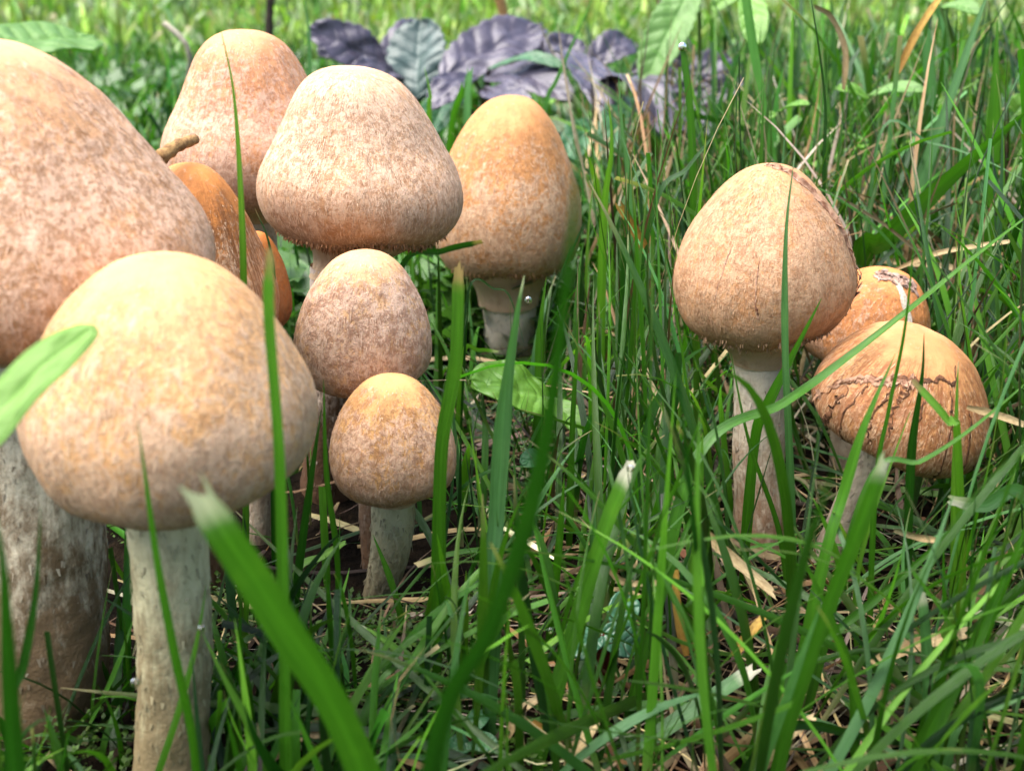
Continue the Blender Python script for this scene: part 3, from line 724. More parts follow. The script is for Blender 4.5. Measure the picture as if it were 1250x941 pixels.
# label, root (pixel column, distance cm) or None, points (px, py, distance), width px, kind, tip shape, tip colour
HERO = [
 ("widest blurred green blade slanting up leftward to a white cut tip", (540, 9.2), [(440, 930, 8.7), (345, 760, 8.4), (243, 600, 8.2)], 44, 'g', 'cut', WHITE_TIP),
 ("dark very blurred blade rising from the bottom edge past the orange back mushroom", (480, 8.0), [(525, 935, 7.6), (600, 760, 7.2), (655, 580, 6.9), (690, 350, 6.5), (704, 200, 6.2), (702, 92, 6.1)], 27, 'd', 'point', None),
 ("bright blade with a frayed blunt tip passing just in front of the smallest mushroom's cap", (533, 14.6), [(536, 690, 14.4), (540, 548, 14.3), (557, 443, 14.2), (561, 329, 14.2)], 17, 'g', 'cut', BROWN_TIP),
 ("pale green blade ending in a white split tip below the orange back mushroom", (598, 13.2), [(601, 720, 13.5), (606, 620, 13.8), (615, 497, 14), (630, 388, 14), (640, 336, 14)], 21, 'b', 'point', WHITE_TIP),
 ("straight blurred blade over the front cap's right part", (350, 11.2), [(348, 800, 11), (345, 640, 10.9), (341, 533, 10.8), (330, 388, 10.8), (331, 314, 10.8)], 15, 'g', 'cut', BROWN_TIP),
 ("short blurred blade over the middle of the front cap", (245, 10.8), [(237, 921, 10.6), (212, 796, 10.4), (191, 684, 10.4), (173, 551, 10.4), (168, 512, 10.4)], 11, 'g', 'point', None),
 ("thin bright yellow-green blade standing against the orange-tan back cap", (300, 15.6), [(300, 480, 15.6), (298, 355, 15.6), (295, 250, 15.6), (286, 118, 15.6), (269, 33, 15.6)], 9, 'y', 'point', None),
 ("short dark pointed blade between the back cap and the felty cap", (334, 18.2), [(334, 380, 18), (329, 302, 18), (311, 254, 18)], 9, 'd', 'point', BROWN_TIP),
 ("thin grey-green blade crossing the middle of the peeling mushroom's cap", (972, 16.8), [(968, 647, 16.6), (963, 525, 16.5), (959, 419, 16.5), (960, 286, 16.5), (970, 190, 16.5)], 9, 'b', 'point', WHITE_TIP),
 ("short bent blade pointing up in front of the peeling cap's lower right", (905, 17.2), [(920, 545, 17), (934, 499, 16.8), (966, 435, 16.8), (1003, 364, 16.8)], 13, 'g', 'point', None),
 ("long bright blade running diagonally from the right edge between the two right caps", (780, 14.5), [(849, 562, 15.3), (955, 493, 16.2), (1008, 456, 16.8), (1098, 387, 17.2), (1190, 313, 17.4), (1275, 248, 17.6)], 16, 'g', 'fine', None),
 ("broad diagonal blade behind the peeling cap's torn edge reaching the right frame edge", (1020, 24.5), [(1050, 312, 24.2), (1077, 293, 24), (1160, 215, 24), (1262, 128, 23.5)], 24, 'g', 'point', None),
 ("broad pale blue-green blade rising to the top edge, right of the peeling mushroom", (1070, 28), [(1092, 290, 28), (1118, 237, 28), (1163, 114, 28), (1208, -14, 28)], 25, 'b', 'fine', None),
 ("slim blade standing upright in front of the cracked cap's left half", (1060, 14.8), [(1068, 600, 14.8), (1085, 499, 14.8), (1104, 403, 14.8), (1117, 284, 14.8)], 9, 'g', 'fine', None),
 ("wide bright blade sweeping over the cracked cap's left rim", (960, 13.6), [(1008, 680, 13.8), (1030, 605, 14), (1056, 520, 14), (1093, 432, 14)], 14, 'g', 'point', None),
 ("dark upright blade in front of the cracked cap's centre", (1104, 15.2), [(1107, 680, 15), (1112, 552, 15), (1125, 461, 15), (1128, 407, 15)], 11, 'd', 'point', None),
 ("pale-tipped short blade in front of the cracked cap's right half", (1166, 15.2), [(1165, 658, 15), (1168, 499, 15), (1170, 441, 15)], 9, 'y', 'point', WHITE_TIP),
 ("yellowish blade stub leaning over the cracked cap's centre", (1180, 15.2), [(1168, 545, 14.8), (1157, 515, 14.6), (1115, 467, 14.6)], 11, 'y', 'cut', BROWN_TIP),
 ("long blade crossing below the cracked cap and out at the right edge", (980, 13.6), [(1060, 592, 14.2), (1125, 563, 14.4), (1184, 525, 14.5), (1262, 460, 14.8)], 13, 'g', 'fine', None),
 ("blurred blade with a whitish blunt tip under the cracked cap", (930, 11.4), [(960, 890, 11.4), (1010, 742, 11.3), (1050, 640, 11.2), (1078, 562, 11.2)], 19, 'g', 'cut', WHITE_TIP),
 ("pale blunt-tipped blade lying level at the right edge below the cracked cap", (1330, 13.6), [(1262, 622, 13.8), (1200, 617, 13.9), (1162, 610, 14)], 18, 'b', 'cut', WHITE_TIP),
 ("broad bright blade at the lower right corner leaning to the right edge", (1100, 11.6), [(1120, 930, 11.6), (1172, 817, 11.8), (1212, 738, 12), (1262, 620, 12.2)], 27, 'g', 'fine', None),
 ("pale-tipped broad blade lying low across the bottom, tip pointing right", (690, 12.6), [(740, 938, 12.8), (850, 864, 13.2), (920, 818, 13.4)], 20, 'b', 'cut', WHITE_TIP),
 ("long dark green blade arching up rightward below the peeling mushroom's stem", (745, 13.3), [(760, 900, 13.4), (788, 791, 13.6), (820, 694, 13.8), (840, 641, 14), (879, 566, 14.2)], 14, 'g', 'fine', None),
 ("wide blade with a dry white tip at the centre of the lower grass", (655, 12.8), [(674, 864, 13), (707, 754, 13.2), (739, 649, 13.2), (770, 570, 13.2)], 20, 'g', 'cut', WHITE_TIP),
 ("narrow pointed upright blade right of the split-tipped pale blade", (668, 15.6), [(674, 746, 15.4), (682, 661, 15.2), (689, 578, 15.2)], 10, 'g', 'point', None),
 ("pale thin blade standing behind the white-tipped wide blade", (722, 17.2), [(725, 661, 17), (731, 575, 17), (728, 528, 17)], 10, 'b', 'cut', None),
 ("dark blurred blade along the left frame edge at the bottom", (50, 8.4), [(17, 941, 8.2), (8, 809, 8.1), (2, 690, 8), (-12, 600, 8)], 42, 'd', 'fine', None),
 ("dark narrow blade in front of the largest mushroom's stem", (10, 10.6), [(14, 870, 10.4), (29, 813, 10.3), (44, 725, 10.2), (50, 617, 10.2)], 11, 'd', 'point', None),
 ("light blade with a dewy tip slanting across the front mushroom's foot", (330, 11.2), [(324, 938, 11.2), (270, 821, 11.3), (245, 768, 11.4)], 10, 'y', 'point', None),
 ("hair-thin blade rising beside the front cap's right edge", (412, 15.4), [(412, 800, 15.3), (412, 684, 15.2), (399, 580, 15.2), (395, 463, 15.2)], 7, 'g', 'point', None),
 ("dark leaning blade left of the smallest mushroom's stem", (355, 15.2), [(362, 713, 15), (378, 590, 15), (392, 500, 15)], 10, 'd', 'point', None),
 ("short level blade pointing right toward the smallest mushroom's stem", (335, 15.4), [(362, 700, 15.6), (392, 680, 15.8), (420, 663, 15.8)], 9, 'y', 'cut', None),
 ("curled pale blade lying left of the smallest mushroom's foot", (520, 14.6), [(500, 806, 14.6), (468, 780, 14.7), (440, 762, 14.8)], 8, 'y', 'point', WHITE_TIP),
 ("arched blade bending over to the right near the bottom middle", (436, 13), [(441, 888, 13), (470, 825, 13.4), (520, 801, 13.8), (556, 788, 14)], 12, 'g', 'fine', None),
 ("pointed dark blade crossing the smallest mushroom's stem", (498, 15.6), [(493, 767, 15.6), (478, 713, 15.7), (455, 652, 15.8)], 8, 'g', 'point', None),
 ("dark rush-thin upright blade above the peeling cap reaching the top edge", (1004, 23.5), [(1006, 214, 23.5), (1008, 137, 23.5), (1001, 68, 23.5), (988, -14, 23.5)], 8, 'd', 'fine', None),
 ("bright upright blade standing between the orange back cap and the grass", (731, 22.5), [(735, 283, 22.5), (746, 182, 22.5), (742, 117, 22.5)], 11, 'y', 'point', BROWN_TIP),
 ("bluish upright blade next to the bright one near the purple leaves", (775, 24.5), [(769, 242, 24.5), (760, 160, 24.5), (755, 90, 24.5)], 9, 'b', 'point', None),
 ("upright blade carrying a dew drop on its tip", (848, 25), [(846, 255, 25), (842, 137, 25), (833, 62, 25)], 10, 'g', 'cut', None),
 ("wide dark green upright blade at the top right", (1212, 27), [(1210, 250, 27), (1213, 160, 27), (1218, 24, 27)], 17, 'g', 'point', None),
 ("pale slanting stalk-like blade in front of the purple leaves reaching the top edge", (640, 38), [(665, 135, 38), (680, 96, 38), (727, -10, 38)], 9, 'b', 'fine', None),
 ("dark blade leaning right behind the peeling cap's left shoulder", (740, 22), [(794, 269, 22), (840, 205, 22), (884, 150, 22)], 10, 'd', 'point', None),
 ("pale upright blade near the top right, left of the broad bluish one", (1140, 32), [(1136, 137, 32), (1133, 80, 32), (1131, 44, 32)], 14, 'b', 'cut', None),
 ("thin arching bluish blade bowing to the right frame edge", (1050, 25), [(1072, 173, 25), (1136, 175, 25), (1200, 195, 24.6), (1262, 226, 24)], 7, 'b', 'fine', None),
 ("small yellow-green shoot between the felty cap and the orange back cap", (522, 32), [(523, 145, 32), (525, 118, 32), (518, 82, 32)], 10, 'y', 'point', None),
 ("pale upright blade left of the purple leaves' lowest leaf", (571, 36), [(571, 131, 36), (574, 88, 36)], 10, 'b', 'cut', None),
 ("green blade leaning behind the felty cap's right shoulder", (540, 33), [(549, 168, 33), (564, 107, 33)], 10, 'g', 'cut', None),
 ("pale green blade at the top between the two back caps", (380, 44), [(378, 57, 44), (373, 10, 44), (371, -14, 44)], 12, 'b', 'fine', None),
 ("dark bent blade under the felty cap and the orange back cap", (452, 23.6), [(488, 331, 24), (540, 306, 24), (586, 295, 24)], 8, 'd', 'cut', BROWN_TIP),
 ("fine arched blade in front of the orange back mushroom's stem", (560, 22), [(571, 359, 22.4), (604, 353, 22.6), (622, 362, 22.6), (640, 420, 22.4)], 5, 'd', 'fine', None),
 ("pale crooked blade beside the orange back mushroom's stem", (556, 21.5), [(564, 436, 21.4), (585, 427, 21.4), (607, 429, 21.4)], 6, 'y', 'cut', WHITE_TIP),
 ("upright dark blade right of the orange back mushroom's stem", (656, 21), [(658, 446, 21), (661, 390, 21), (667, 338, 21)], 10, 'g', 'point', None),
 ("tall mid-green blade in the thick grass right of the glossy leaf", (694, 18), [(698, 533, 18), (703, 440, 18), (706, 381, 18)], 11, 'g', 'fine', None),
 ("long blade leaning left over the peeling mushroom's stem", (970, 16.2), [(952, 650, 16.2), (915, 540, 16.2), (892, 430, 16.2)], 9, 'g', 'fine', None),
 ("dark blade leaning rightward across the lower right grass", (905, 12.8), [(960, 820, 13), (1020, 770, 13.4), (1105, 700, 13.8), (1245, 570, 14.4)], 15, 'g', 'fine', None),
 ("blade bent like an elbow in the lower right grass", (1046, 12.6), [(1040, 830, 12.7), (1018, 760, 12.8), (985, 690, 12.9), (972, 650, 13)], 13, 'g', 'fine', None),
 ("flat long dark blade lying along the bottom right", (880, 12.3), [(960, 888, 12.5), (1080, 903, 12.5), (1262, 922, 12.5)], 14, 'd', 'fine', None),
 ("wide bluish blade at the right frame edge near the bottom", (1140, 12.2), [(1165, 888, 12.3), (1205, 868, 12.4), (1262, 845, 12.5)], 26, 'b', 'fine', None),
 ("upright blade with faded straw base in the lower right", (1133, 12.6), [(1133, 880, 12.6), (1130, 790, 12.7), (1124, 725, 12.8)], 14, 'b', 'cut', WHITE_TIP),
 ("thin upright blade among straw in front of the cracked mushroom's foot", (1048, 15), [(1045, 720, 15), (1062, 640, 15), (1090, 560, 15), (1112, 500, 15)], 8, 'y', 'fine', None),
]
def add_hero(label, rootp, pts, wpx, kind, tip, tipc, i):
    ctrl = []
    if rootp: ctrl.append(GP(*rootp) - np.array([0, 0, .1]))
    ctrl += [P(*q) for q in pts]
    md = cdepth(ctrl[len(ctrl) // 2])
    rot = .25 + .5 * ((i * 37) % 10) / 10
    width = wpx / FPX * md / math.cos(rot)
    c0, c1 = KIND[kind]
    j = np.random.default_rng(i).uniform(.82, 1.18)
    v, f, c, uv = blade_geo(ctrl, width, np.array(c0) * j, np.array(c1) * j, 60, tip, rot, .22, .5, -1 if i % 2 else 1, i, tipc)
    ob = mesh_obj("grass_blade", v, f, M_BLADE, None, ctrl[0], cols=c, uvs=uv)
    tag(ob, label, "grass blade", "single grass blades that stand out from the sward")
    return ob
for i, hb in enumerate(HERO): add_hero(*hb, i)

STRAW = [
 ("curved tan straw curling over beside the small round clover leaf", [(739, 690, 14.4), (763, 711, 14.4), (812, 712, 14.6)], 8, 's'),
 ("white bleached stub lying at the bottom centre", [(692, 936, 12.6), (712, 905, 12.7), (729, 882, 12.8)], 17, 's'),
 ("orange-brown dry stalk leaning in the grass below the long dark blade", [(838, 800, 14), (828, 745, 14.1), (826, 695, 14.2)], 11, 'o'),
 ("thick flattened straw lying across the lower right", [(1052, 812, 13.6), (1110, 790, 13.7), (1190, 772, 13.8)], 16, 's'),
 ("bent brown straw in the bottom right corner", [(925, 935, 12.6), (955, 905, 12.7), (990, 880, 12.8)], 14, 's'),
 ("yellowed dead blade slanting left of the elbow-bent blade", [(850, 640, 14.6), (880, 670, 14.5), (942, 724, 14.3)], 13, 's'),
 ("yellow straw end in the grass below the peeling mushroom", [(895, 800, 13.6), (915, 775, 13.7), (933, 755, 13.8)], 12, 'o'),
 ("long pale straw lying behind the right mushrooms", [(1072, 318, 25), (1120, 322, 25), (1180, 330, 25)], 8, 's'),
 ("thin pale straw above the cracked cap's right side", [(1090, 330, 23), (1150, 308, 23), (1250, 293, 23)], 6, 's'),
 ("brown twisted dead blade right of the cracked cap", [(1180, 497, 16), (1220, 508, 16), (1262, 524, 16)], 9, 's'),
 ("yellow-orange dead blade hanging left of the peeling cap", [(790, 310, 22), (775, 280, 22), (758, 250, 22)], 12, 'o'),
 ("straw-coloured curved stalk at the top above the peeling cap", [(1030, 110, 30), (1032, 60, 30), (1015, 20, 30), (996, 8, 30)], 7, 's'),
 ("yellow straw stalk leaning at the top right corner", [(1095, 90, 30), (1120, 40, 30), (1150, -5, 30)], 9, 'o'),
 ("white-tipped straw splinter in the dark hollow under the cracked cap", [(1150, 660, 14.5), (1120, 655, 14.6), (1093, 646, 14.6)], 8, 's'),
 ("pale straw splinter lying below the arched blade at bottom centre", [(355, 902, 13), (385, 898, 13), (410, 903, 13)], 9, 's'),
 ("brown straw piece near the bottom between two red stems", [(650, 880, 13), (675, 905, 12.9), (690, 925, 12.8)], 12, 'o'),
 ("tan curled straw beside the broad lying blade at bottom centre", [(620, 900, 13), (636, 868, 13.1), (672, 845, 13.3)], 10, 's'),
]
for i, (label, pts, wpx, kind) in enumerate(STRAW):
    ctrl = [P(*q) for q in pts]
    width = wpx / FPX * cdepth(ctrl[1]) * 1.1
    c0, c1 = KIND[kind]; w_ = 1.3 if "white" in label else 1
    v, f, c, uv = blade_geo(ctrl, width, np.array(c0) * w_, np.array(c1) * w_, 22, "cut", .4, .4, .8, 1, i + 70)
    tag(mesh_obj("dry_straw", v, f, M_STRAW, None, ctrl[0], cols=c, uvs=uv), label, "straw", "dead straws that stand out from the litter")

# ------------------------------------------------------------------ broad leaves
def leaf_geo(ctrl, width, up, nu=46, nv=23, shape=(1.0, .9), crenate=0.0, ncren=9, fold=.2, ruffle=.04, veins=7, seed=0, droop=0.0):
    p = spline(ctrl, nu)
    t = np.linspace(0, 1, nu)
    tan = nrm(np.gradient(p, axis=0))
    up = nrm(np.asarray(up, float))
    side = nrm(np.cross(tan, np.tile(up, (nu, 1)))); nor = np.cross(side, tan)
    w = (t + .005) ** (.62 * shape[0]) * (1.002 - t) ** (.62 * shape[1]); w = w / w.max()
    w = w * (1 + crenate * np.abs(np.sin(np.pi * t * ncren)) - crenate * .5)
    k = np.linspace(-1, 1, nv)
    L = np.linalg.norm(p[-1] - p[0])
    Wd = w * width * .5
    h = fold * np.abs(k)[None] * Wd[:, None] - droop * (k ** 2)[None] * Wd[:, None]
    ph = (t[:, None] * veins - np.abs(k)[None] * 1.1)
    vv = np.exp(-((ph - np.round(ph)) / .09) ** 2) * (np.abs(k)[None] < .93)
    mid = np.exp(-(k / .07) ** 2)[None] * np.ones((nu, 1))
    h = h - .055 * width * vv * (1 - mid) - .04 * width * mid + ruffle * width * vnoise(np.stack([t[:, None] * 5 + 0 * k[None], k[None] * 1.7 + 0 * t[:, None], 0 * t[:, None] + k[None] * 0], -1), seed)
    pos = p[:, None] + side[:, None] * (k[None] * Wd[:, None])[..., None] + nor[:, None] * h[..., None]
    vein = np.clip(vv * .7 + mid, 0, 1)
    uvs = np.stack([np.broadcast_to(k[None] * .5 + .5, (nu, nv)), np.broadcast_to(t[:, None], (nu, nv))], -1)
    return pos.reshape(-1, 3), grid_faces(nv, nu), vein.reshape(-1), uvs.reshape(-1, 2)

def add_leaf(name, ctrl, width, up, mat, parent=None, origin=None, thick=.00025, **kw):
    v, f, vein, uv = leaf_geo(ctrl, width, up, **kw)
    ob = mesh_obj(name, v, f, mat, parent, origin, uvs=uv)
    a = ob.data.attributes.new("vein", 'FLOAT', 'POINT'); a.data.foreach_set("value", vein.astype(np.float32))
    s = ob.modifiers.new("thickness", 'SOLIDIFY'); s.thickness = thick; s.offset = 0
    return ob

def tube(name, ctrl, r0, r1, mat, parent=None, origin=None, n=16, m=8, seed=0):
    p = spline(ctrl, n); tan = nrm(np.gradient(p, axis=0))
    ref = np.array([0.3, 1, .2]); sx = nrm(np.cross(np.tile(ref, (n, 1)), tan)); sy = np.cross(tan, sx)
    a = np.linspace(0, 2 * np.pi, m, endpoint=False); r_ = np.linspace(r0, r1, n)
    r_ = r_ * (1 + .1 * np.sin(np.arange(n) * 1.9 + seed))
    pts = p[:, None] + r_[:, None, None] * (np.cos(a)[None, :, None] * sx[:, None] + np.sin(a)[None, :, None] * sy[:, None])
    v = np.vstack([pts.reshape(-1, 3), p[:1], p[-1:]])
    f = [list(q) for q in grid_faces(m, n, True)]
    for i in range(m):
        f.append([n * m, (i + 1) % m, i]); f.append([n * m + 1, (n - 1) * m + i, (n - 1) * m + (i + 1) % m])
    return mesh_obj(name, v, f, mat, parent, origin)

M_LEAF = leaf_material("fresh_leaf", (.13, .30, .03), (.19, .38, .06), .34, .35)
M_LEAFD = leaf_material("clover_leaf", (.035, .12, .045), (.06, .17, .07), .4, .2)
M_CLOV = leaf_material("dewy_clover_leaf", (.06, .18, .10), (.10, .25, .15), .28, .15, .7)
M_CURL = leaf_material("curled_leaf", (.24, .42, .10), (.28, .46, .13), .5, .45, .3)
M_LEAFP = leaf_material("pale_leaf", (.15, .31, .07), (.20, .37, .10), .42, .42)
M_PURP = leaf_material("purple_leaf", (.050, .042, .062), (.090, .078, .108), .36, .05, .6)
M_PURPG = leaf_material("grey_green_leaf", (.05, .085, .075), (.075, .12, .105), .42, .1, .6)
M_RED = simple_material("red_stalk", (.16, .012, .015), (.09, .01, .01), 600, .45, .3)
M_GSTALK = simple_material("green_stalk", (.06, .12, .02), (.09, .15, .03), 600, .5, .3)
M_TWIG = simple_material("twig_bark", (.38, .22, .08), (.16, .08, .03), 900, .75, .7)
M_DTWIG = simple_material("dark_bark", (.05, .035, .025), (.02, .015, .01), 500, .8, .7)

def leaf_plant(name, label, cat, basep, leaves, stalkmat, group=None):
    """leaves: (base px,py,d), (tip px,py,d), width px, up vector, mat, kwargs"""
    b0 = GP(*basep)
    root = empty(name, b0); tag(root, label, cat, group)
    for i, (a, t, wpx, up, mat, kw) in enumerate(leaves):
        A, T = P(*a), P(*t)
        arch = kw.pop("arch", .12); L = np.linalg.norm(T - A)
        mid = (A + T) / 2 + nrm(np.asarray(up, float)) * L * arch
        lf = add_leaf("leaf", [A, mid, T], wpx / FPX * cdepth(mid), up, mat, root, b0, seed=i, **kw)
        c = (b0 * .5 + A * .5); c[2] = max(c[2], A[2] * .75)
        tube("leaf_stalk", [b0, c, A], .09, .06, stalkmat, root, b0, seed=i)
    return root

# curled leaf at the left edge
leaf_plant("curled_leaf_plant", "pale green broad leaf curling in from the left frame edge over the front cap", "leaf", (-45, 9.0),
    [((-40, 560, 9.6), (114, 399, 10.6), 62, (.12, -.42, .9), M_CURL, dict(arch=.10, fold=.12, veins=0, ruffle=.05, shape=(.55, .6))),
     ], M_GSTALK)
leaf_plant("round_leaf_plant", "blurred round pale leaf at the top left corner behind the largest cap", "leaf", (40, 40),
    [((-12, 56, 35), (112, 46, 39), 95, (.1, -.5, .85), M_LEAFP, dict(arch=.03, fold=.05, shape=(.6, .6)))], M_GSTALK)
leaf_plant("glossy_leaf_plant", "glossy green leaf folded in the middle, right of the egg-shaped mushroom", "leaf", (690, 21.5),
    [((674, 492, 20.6), (575, 466, 19.8), 84, (.1, -.45, .88), M_LEAF, dict(arch=.08, fold=.12, veins=5, ruffle=.05, shape=(.7, .8))),
     ((664, 486, 20.4), (716, 534, 19.6), 36, (.35, -.6, .6), M_LEAF, dict(arch=.12, fold=.2, veins=4)),
     ((668, 560, 20), (636, 566, 19.5), 30, (.1, -.6, .8), M_LEAFD, dict(arch=.1, veins=4))], M_GSTALK)
leaf_plant("clover_plant", "dark round clover leaves beaded with dew above red stalks, low at bottom centre", "clover", (735, 14.6),
    [((752, 764, 14.6), (768, 727, 15), 38, (.1, -.8, .6), M_CLOV, dict(arch=.05, shape=(.5, .45), veins=5)),
     ((735, 772, 14.5), (778, 790, 14.4), 40, (-.1, -.7, .7), M_CLOV, dict(arch=.08, shape=(.5, .5), veins=5)),
     ((728, 772, 14.6), (700, 800, 14.2), 40, (-.1, -.6, .8), M_CLOV, dict(arch=.08, shape=(.5, .5), veins=5))], M_RED)
leaf_plant("red_stalk_weed", "seedling with red stalk and dull green leaves at the bottom edge", "weed", (575, 13.1),
    [((574, 905, 13), (548, 915, 12.8), 26, (0, -.6, .8), M_LEAFD, dict(shape=(.6, .6))),
     ((576, 903, 13), (606, 912, 12.8), 26, (0, -.6, .8), M_LEAFD, dict(shape=(.6, .6))),
     ((576, 890, 13), (590, 868, 13.4), 24, (0, -.7, .7), M_LEAFD, dict(shape=(.6, .6)))], M_RED)
CR = dict(crenate=.09, ncren=9, ruffle=.07, veins=6)
PG = "purple-leaved plants behind the cluster"
leaf_plant("purple_leaf_plant", "purple-grey leaf with a grey-green leaf standing beside it, above the felty cap", "plant", (455, 50),
    [((478, 84, 48), (376, 36, 47), 58, (.1, -.8, .6), M_PURP, dict(CR, arch=.04)),
     ((508, 122, 46), (512, 24, 48), 74, (-.2, -.95, .3), M_PURPG, dict(CR, arch=.02)),
     ((462, 80, 50), (530, 34, 54), 44, (.1, -.7, .7), M_PURP, dict(CR)),
     ((490, 92, 47), (425, 100, 44), 44, (.1, -.7, .7), M_PURP, dict(CR)),
     ((440, 80, 52), (388, 66, 50), 40, (.1, -.7, .7), M_PURP, dict(CR))], M_DTWIG, PG)
leaf_plant("purple_leaf_plant", "widest purple leaf spread above the orange back cap, dark leaf under it", "plant", (600, 48),
    [((540, 98, 45), (660, 32, 50), 76, (-.15, -.80, .58), M_PURP, dict(CR, arch=.05)),
     ((592, 90, 46), (698, 122, 42), 56, (.1, -.75, .65), M_PURP, dict(CR)),
     ((596, 84, 45), (694, 84, 43), 24, (.1, -.4, .9), M_LEAFD, dict(CR)),
     ((578, 94, 45), (528, 134, 42), 44, (0, -.5, .85), M_PURP, dict(CR)),
     ((590, 110, 44), (648, 150, 41), 44, (0, -.6, .8), M_PURP, dict(CR)),
     ((650, 84, 48), (712, 52, 49), 44, (0, -.8, .6), M_PURP, dict(CR)),
     ((560, 120, 46), (520, 170, 42), 44, (0, -.6, .8), M_LEAFD, dict(CR))], M_DTWIG, PG)
leaf_plant("purple_leaf_plant", "purple leaves drooping in the shade left of the tall grass at the back", "plant", (760, 44),
    [((686, 60, 46), (736, 140, 40), 60, (.3, -.85, .45), M_PURP, dict(CR)),
     ((734, 100, 43), (812, 168, 38), 56, (.2, -.7, .7), M_PURP, dict(CR, arch=.25)),
     ((716, 78, 47), (774, 52, 49), 42, (0, -.8, .6), M_PURP, dict(CR)),
     ((812, 132, 43), (880, 104, 42), 48, (0, -.8, .6), M_PURP, dict(CR)),
     ((766, 98, 45), (842, 82, 45), 46, (0, -.8, .6), M_PURP, dict(CR)),
     ((800, 150, 42), (870, 165, 39), 46, (0, -.7, .7), M_PURP, dict(CR)),
     ((850, 128, 44), (905, 95, 44), 40, (0, -.8, .6), M_PURP, dict(CR)),
     ((840, 100, 46), (890, 70, 47), 36, (0, -.8, .6), M_PURP, dict(CR)),
     ((740, 150, 42), (690, 200, 38), 46, (-.1, -.6, .8), M_LEAFD, dict(CR)),
     ((780, 120, 43), (740, 195, 38), 46, (-.1, -.6, .8), M_LEAFD, dict(CR))], M_DTWIG, PG)
leaf_plant("toothed_leaf_plant", "pale toothed leaf hanging from the top edge right of the purple leaves", "leaf", (850, 44),
    [((850, -25, 42), (786, 104, 40), 52, (-.25, -.9, .35), M_LEAFP, dict(crenate=.12, ncren=12, veins=8, arch=.06))], M_GSTALK, "green leaves of the taller weeds")
leaf_plant("rounded_leaf_weed", "yellowish rounded leaf at the top centre right among stalks", "leaf", (925, 40),
    [((915, -8, 40), (922, 56, 38), 36, (-.1, -.9, .4), M_LEAF, dict(shape=(.7, .6), veins=5)),
     ((905, -10, 41), (868, 12, 41), 26, (0, -.7, .7), M_LEAF, dict(veins=5))], M_GSTALK, "green leaves of the taller weeds")
leaf_plant("flat_leaf_weed", "level green leaf held out at the upper right above the peeling cap", "leaf", (1060, 34),
    [((1062, 116, 33), (1130, 112, 32), 24, (0, -.55, .85), M_LEAFP, dict(veins=5)),
     ((1060, 120, 33), (1020, 108, 33), 20, (0, -.5, .85), M_LEAF, dict(veins=5))], M_GSTALK, "green leaves of the taller weeds")
leaf_plant("flat_leaf_weed", "small oval green leaf just above the peeling cap", "leaf", (958, 31),
    [((950, 137, 31), (988, 128, 30), 15, (0, -.6, .8), M_LEAF, dict(veins=4)), ((948, 139, 31), (925, 150, 31), 14, (0, -.6, .8), M_LEAF, dict(veins=4))], M_GSTALK, "green leaves of the taller weeds")
leaf_plant("rounded_leaf_weed", "pair of pale leaves at the top right corner", "leaf", (1170, 36),
    [((1150, 8, 35), (1196, 18, 34), 26, (0, -.6, .8), M_LEAFP, dict(veins=5)), ((1148, 6, 35), (1110, -8, 36), 24, (0, -.6, .8), M_LEAFP, dict(veins=5)),
     ((1240, 140, 33), (1256, 118, 33), 30, (-.3, -.8, .5), M_LEAF, dict(veins=4))], M_GSTALK, "green leaves of the taller weeds")

# twig scrap caught on the cap, stems behind
a, b_ = P(194, 194, 17.2), P(239, 170, 17.9)
tw = tube("twig", [a, (a + b_) / 2 + np.array([0, 0, .04]), b_], .11, .075, M_TWIG, None, a, 14, 9)
tag(tw, "short brown twig scrap caught between the largest cap and the back cap", "twig")
tag(tube("dead_stem", [GP(326, 60), P(329, 20, 60), P(334, -20, 60)], .22, .2, M_DTWIG, None, GP(326, 60)), "dark upright stem at the top edge above the back cap", "stem")
tag(tube("dead_stem", [GP(628, 56), P(618, 40, 56), P(606, -14, 56)], .30, .22, M_TWIG, None, GP(628, 56)), "orange-brown stem at the top edge above the widest purple leaf", "stem")
tag(tube("dead_stem", [GP(780, 48), P(795, 60, 48), P(822, -14, 48)], .13, .10, M_DTWIG, None, GP(780, 48)), "thin grey-brown stem beside the pale toothed leaf", "stem")
tag(tube("dead_stem", [GP(205, 50), P(232, 82, 46), P(215, 40, 46), P(200, 28, 46)], .12, .1, simple_material("pale_stem", (.35, .32, .24), (.2, .18, .12)), None, GP(205, 50)), "pale bent stalk left of the back cap", "stem")
# dry strip stuck to the hidden mushroom
ctrl = [m_hid[1].point(math.radians(q), w_, .02)[0] for q, w_ in ((-95, .2), (-80, .34), (-72, .5))]
v, f, c, uv = blade_geo(ctrl, .14, (.5, .45, .36), (.46, .42, .36), 14, "cut", .1, .1, .1, 1, 5)
tag(mesh_obj("dry_straw", v, f, M_STRAW, None, ctrl[0], cols=c, uvs=uv), "pale dry grass strip stuck on the low hidden orange cap", "straw")

